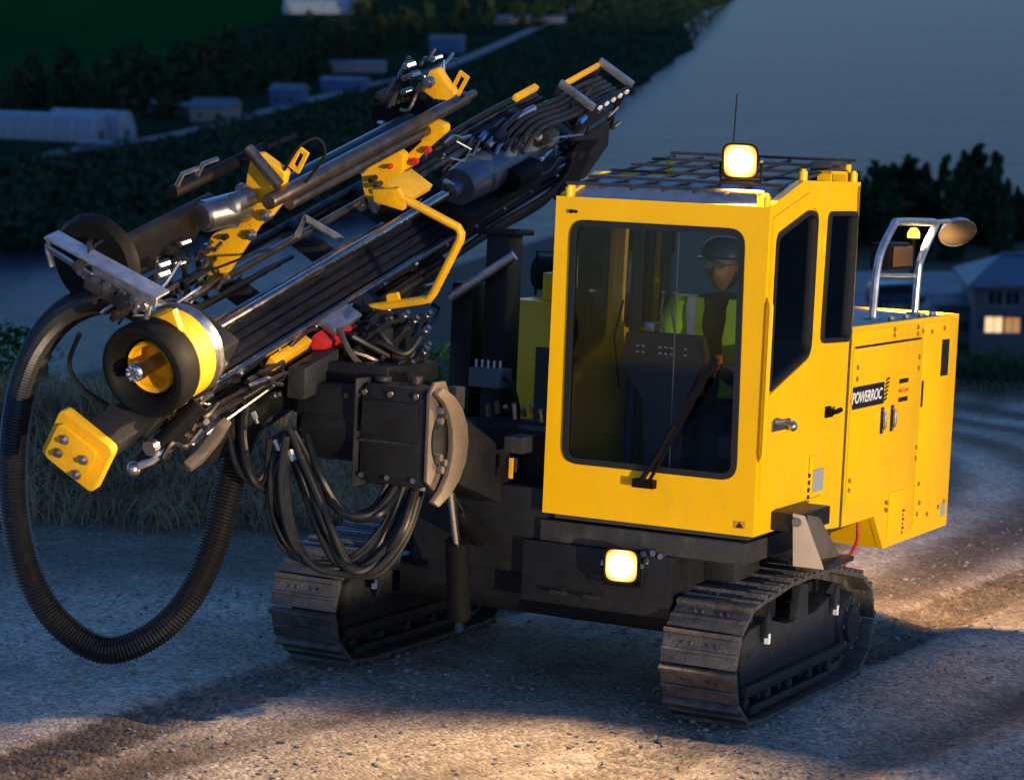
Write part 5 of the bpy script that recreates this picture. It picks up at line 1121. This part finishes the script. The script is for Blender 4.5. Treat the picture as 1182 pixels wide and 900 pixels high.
rr_ = [(.16,.12),(.15,.11),(.17,.12),(.13,.09),(.055,.055),(.075,.07),(.055,.055),(.045,.045),(.032,.032),(.075,.07),(.055,.055),(.045,.045),(.032,.032),(.095,.09),(.075,.075),(.055,.055),(.05,.04),(.095,.09),(.075,.075),(.055,.055),(.05,.04)]
body = skin('body', vv, ee, rr_, CLO, op)
# hands with five fingers on the levers
def hand(px, py, pz, s):
    vs_ = [(px, py+.05, pz), (px, py, pz), (px+s*.0, py-.05, pz+.005)]; es_ = [(0, 1), (1, 2)]; rs_ = [.026, .034, .030]
    for k in range(4):
        dx = (k-1.5)*.018; i = len(vs_); vs_ += [(px+dx, py-.055, pz+.008), (px+dx, py-.085, pz+.012-.003*k), (px+dx, py-.10, pz-.018), (px+dx*.9, py-.085, pz-.04)]; es_ += [(2, i), (i, i+1), (i+1, i+2), (i+2, i+3)]; rs_ += [.010, .0095, .009, .008]
    i = len(vs_); vs_ += [(px-s*.035, py-.02, pz), (px-s*.045, py-.05, pz-.01), (px-s*.035, py-.075, pz-.015)]; es_ += [(1, i), (i, i+1), (i+1, i+2)]; rs_ += [.014, .011, .009]
    return skin('hand', vs_, es_, rs_, SKN, op, 1, 1)
hand(HX-.13, .44, 1.75, -1); hand(HX+.16, .46, 1.67, 1)
# head
hc = V((HX-.005, .85, 2.145))
bm = bmesh.new(); bmesh.ops.create_uvsphere(bm, u_segments=28, v_segments=20, radius=1)
for v in bm.verts:
    x, y, z = v.co; q = V((x*.076, y*.096, z*.118))
    if z < 0: q.x *= 1-.28*(-z)**1.5; q.y *= 1-.12*(-z)
    fr = max(0, -y)
    if z < -.3: q.y -= .012*fr
    q.y -= .022*math.exp(-((x/.16)**2+((z+.12)/.20)**2))*fr           # nose
    q.y += .010*math.exp(-(((abs(x)-.38)/.2)**2+((z-.10)/.14)**2))*fr   # eye sockets
    q.y -= .006*math.exp(-((x/.30)**2+((z+.42)/.07)**2))*fr
    q.y += .005*math.exp(-((x/.32)**2+((z+.50)/.03)**2))*fr
    v.co = q+hc
for f in bm.faces: f.smooth = True
me = bpy.data.meshes.new('head'); bm.to_mesh(me); bm.free(); link('head', me, SKN, op)
for s in (-1, 1):
    q = B(); q.ball(hc+V((s*.078, .005, .0)), .022, 10, (.4, .8, 1.3)); q.build('ear', SKN, op)
    q = B(); q.ball(hc+V((s*.029, -.082, .012)), .011, 8, (1, .6, .7)); q.build('eye', WHT, op)
q = B(); q.box(hc.x-.028, hc.x+.028, hc.y-.092, hc.y-.084, hc.z-.058, hc.z-.051); q.build('mouth', mat('lip', (.22, .07, .05), .5), op, bevel=.003)
q = B(); q.ball(hc+V((0, .022, -.01)), .098, 18, (.80, .92, 1.08)); q.build('hair', HAR, op)
b = B()
for s in (-1, 1): b.prism([(hc.x+s*.030+.026*cos(a*pi/5), hc.y-.100, hc.z+.012+.018*sin(a*pi/5)) for a in range(10)], (0, .003, 0))
b.tube([(hc.x-.075, hc.y+.0, hc.z+.02), (hc.x-.06, hc.y-.095, hc.z+.015), (hc.x+.06, hc.y-.095, hc.z+.015), (hc.x+.075, hc.y+.0, hc.z+.02)], .003, 5); b.build('glasses', mat('glasses_lens', (.10, .09, .09), .1, metal=.5), op)
b = B(); b.lathe(hc+V((0, .01, .045)), (0, 0, 1), [(-.004, .135), (.004, .138), (.010, .115), (.05, .112), (.085, .09), (.105, .055), (.112, 0)], 28); b.build('hard_hat', HLM, op)
# vest: two front panels, back and stripes hugging the torso
def vest_panel(x0, x1, name, m, off, z0=1.50, z1=1.99):
    vs_ = []; n1, n2 = 6, 10
    for j in range(n2+1):
        z = z0+(z1-z0)*j/n2
        for i in range(n1+1):
            x = x0[0]+(x1[0]-x0[0])*i/n1 if j == 0 else (x0[0]+(x0[1]-x0[0])*j/n2)+((x1[0]+(x1[1]-x1[0])*j/n2)-(x0[0]+(x0[1]-x0[0])*j/n2))*i/n1
            wv = .012*sin(z*40+x*25)
            y = .745-off+wv+.6*(x-HX)**2*1.6+.06*max(0, z-1.85)*4
            vs_.append((x, y, z))
    b = B(); b.add(vs_, [(j*(n1+1)+i, j*(n1+1)+i+1, (j+1)*(n1+1)+i+1, (j+1)*(n1+1)+i) for j in range(n2) for i in range(n1)])
    b.add([(x, y+.012, z) for x, y, z in vs_], [(j*(n1+1)+i, (j+1)*(n1+1)+i, (j+1)*(n1+1)+i+1, j*(n1+1)+i+1) for j in range(n2) for i in range(n1)]); return b.build(name, m, op, ang=60)
vest_panel((HX-.21, HX-.22), (HX-.02, HX-.07), 'vest_front', LIM, .01); vest_panel((HX+.05, HX+.07), (HX+.21, HX+.20), 'vest_front', LIM, .01)
vest_panel((HX-.10, HX-.16), (HX-.05, HX-.11), 'reflective_stripe', REF, .022); vest_panel((HX+.05, HX+.05), (HX+.20, HX+.20), 'reflective_stripe', REF, .022, 1.62, 1.66)
vest_panel((HX-.21, HX-.21), (HX-.03, HX-.03), 'reflective_stripe', REF, .022, 1.58, 1.62)
b = B(); b.tube(spline([(HX-.23, .78, 1.72), (HX-.25, .80, 1.80), (HX-.20, .85, 1.95)], 4), .078, 12); b.build('vest_sleeve', LIM, op)
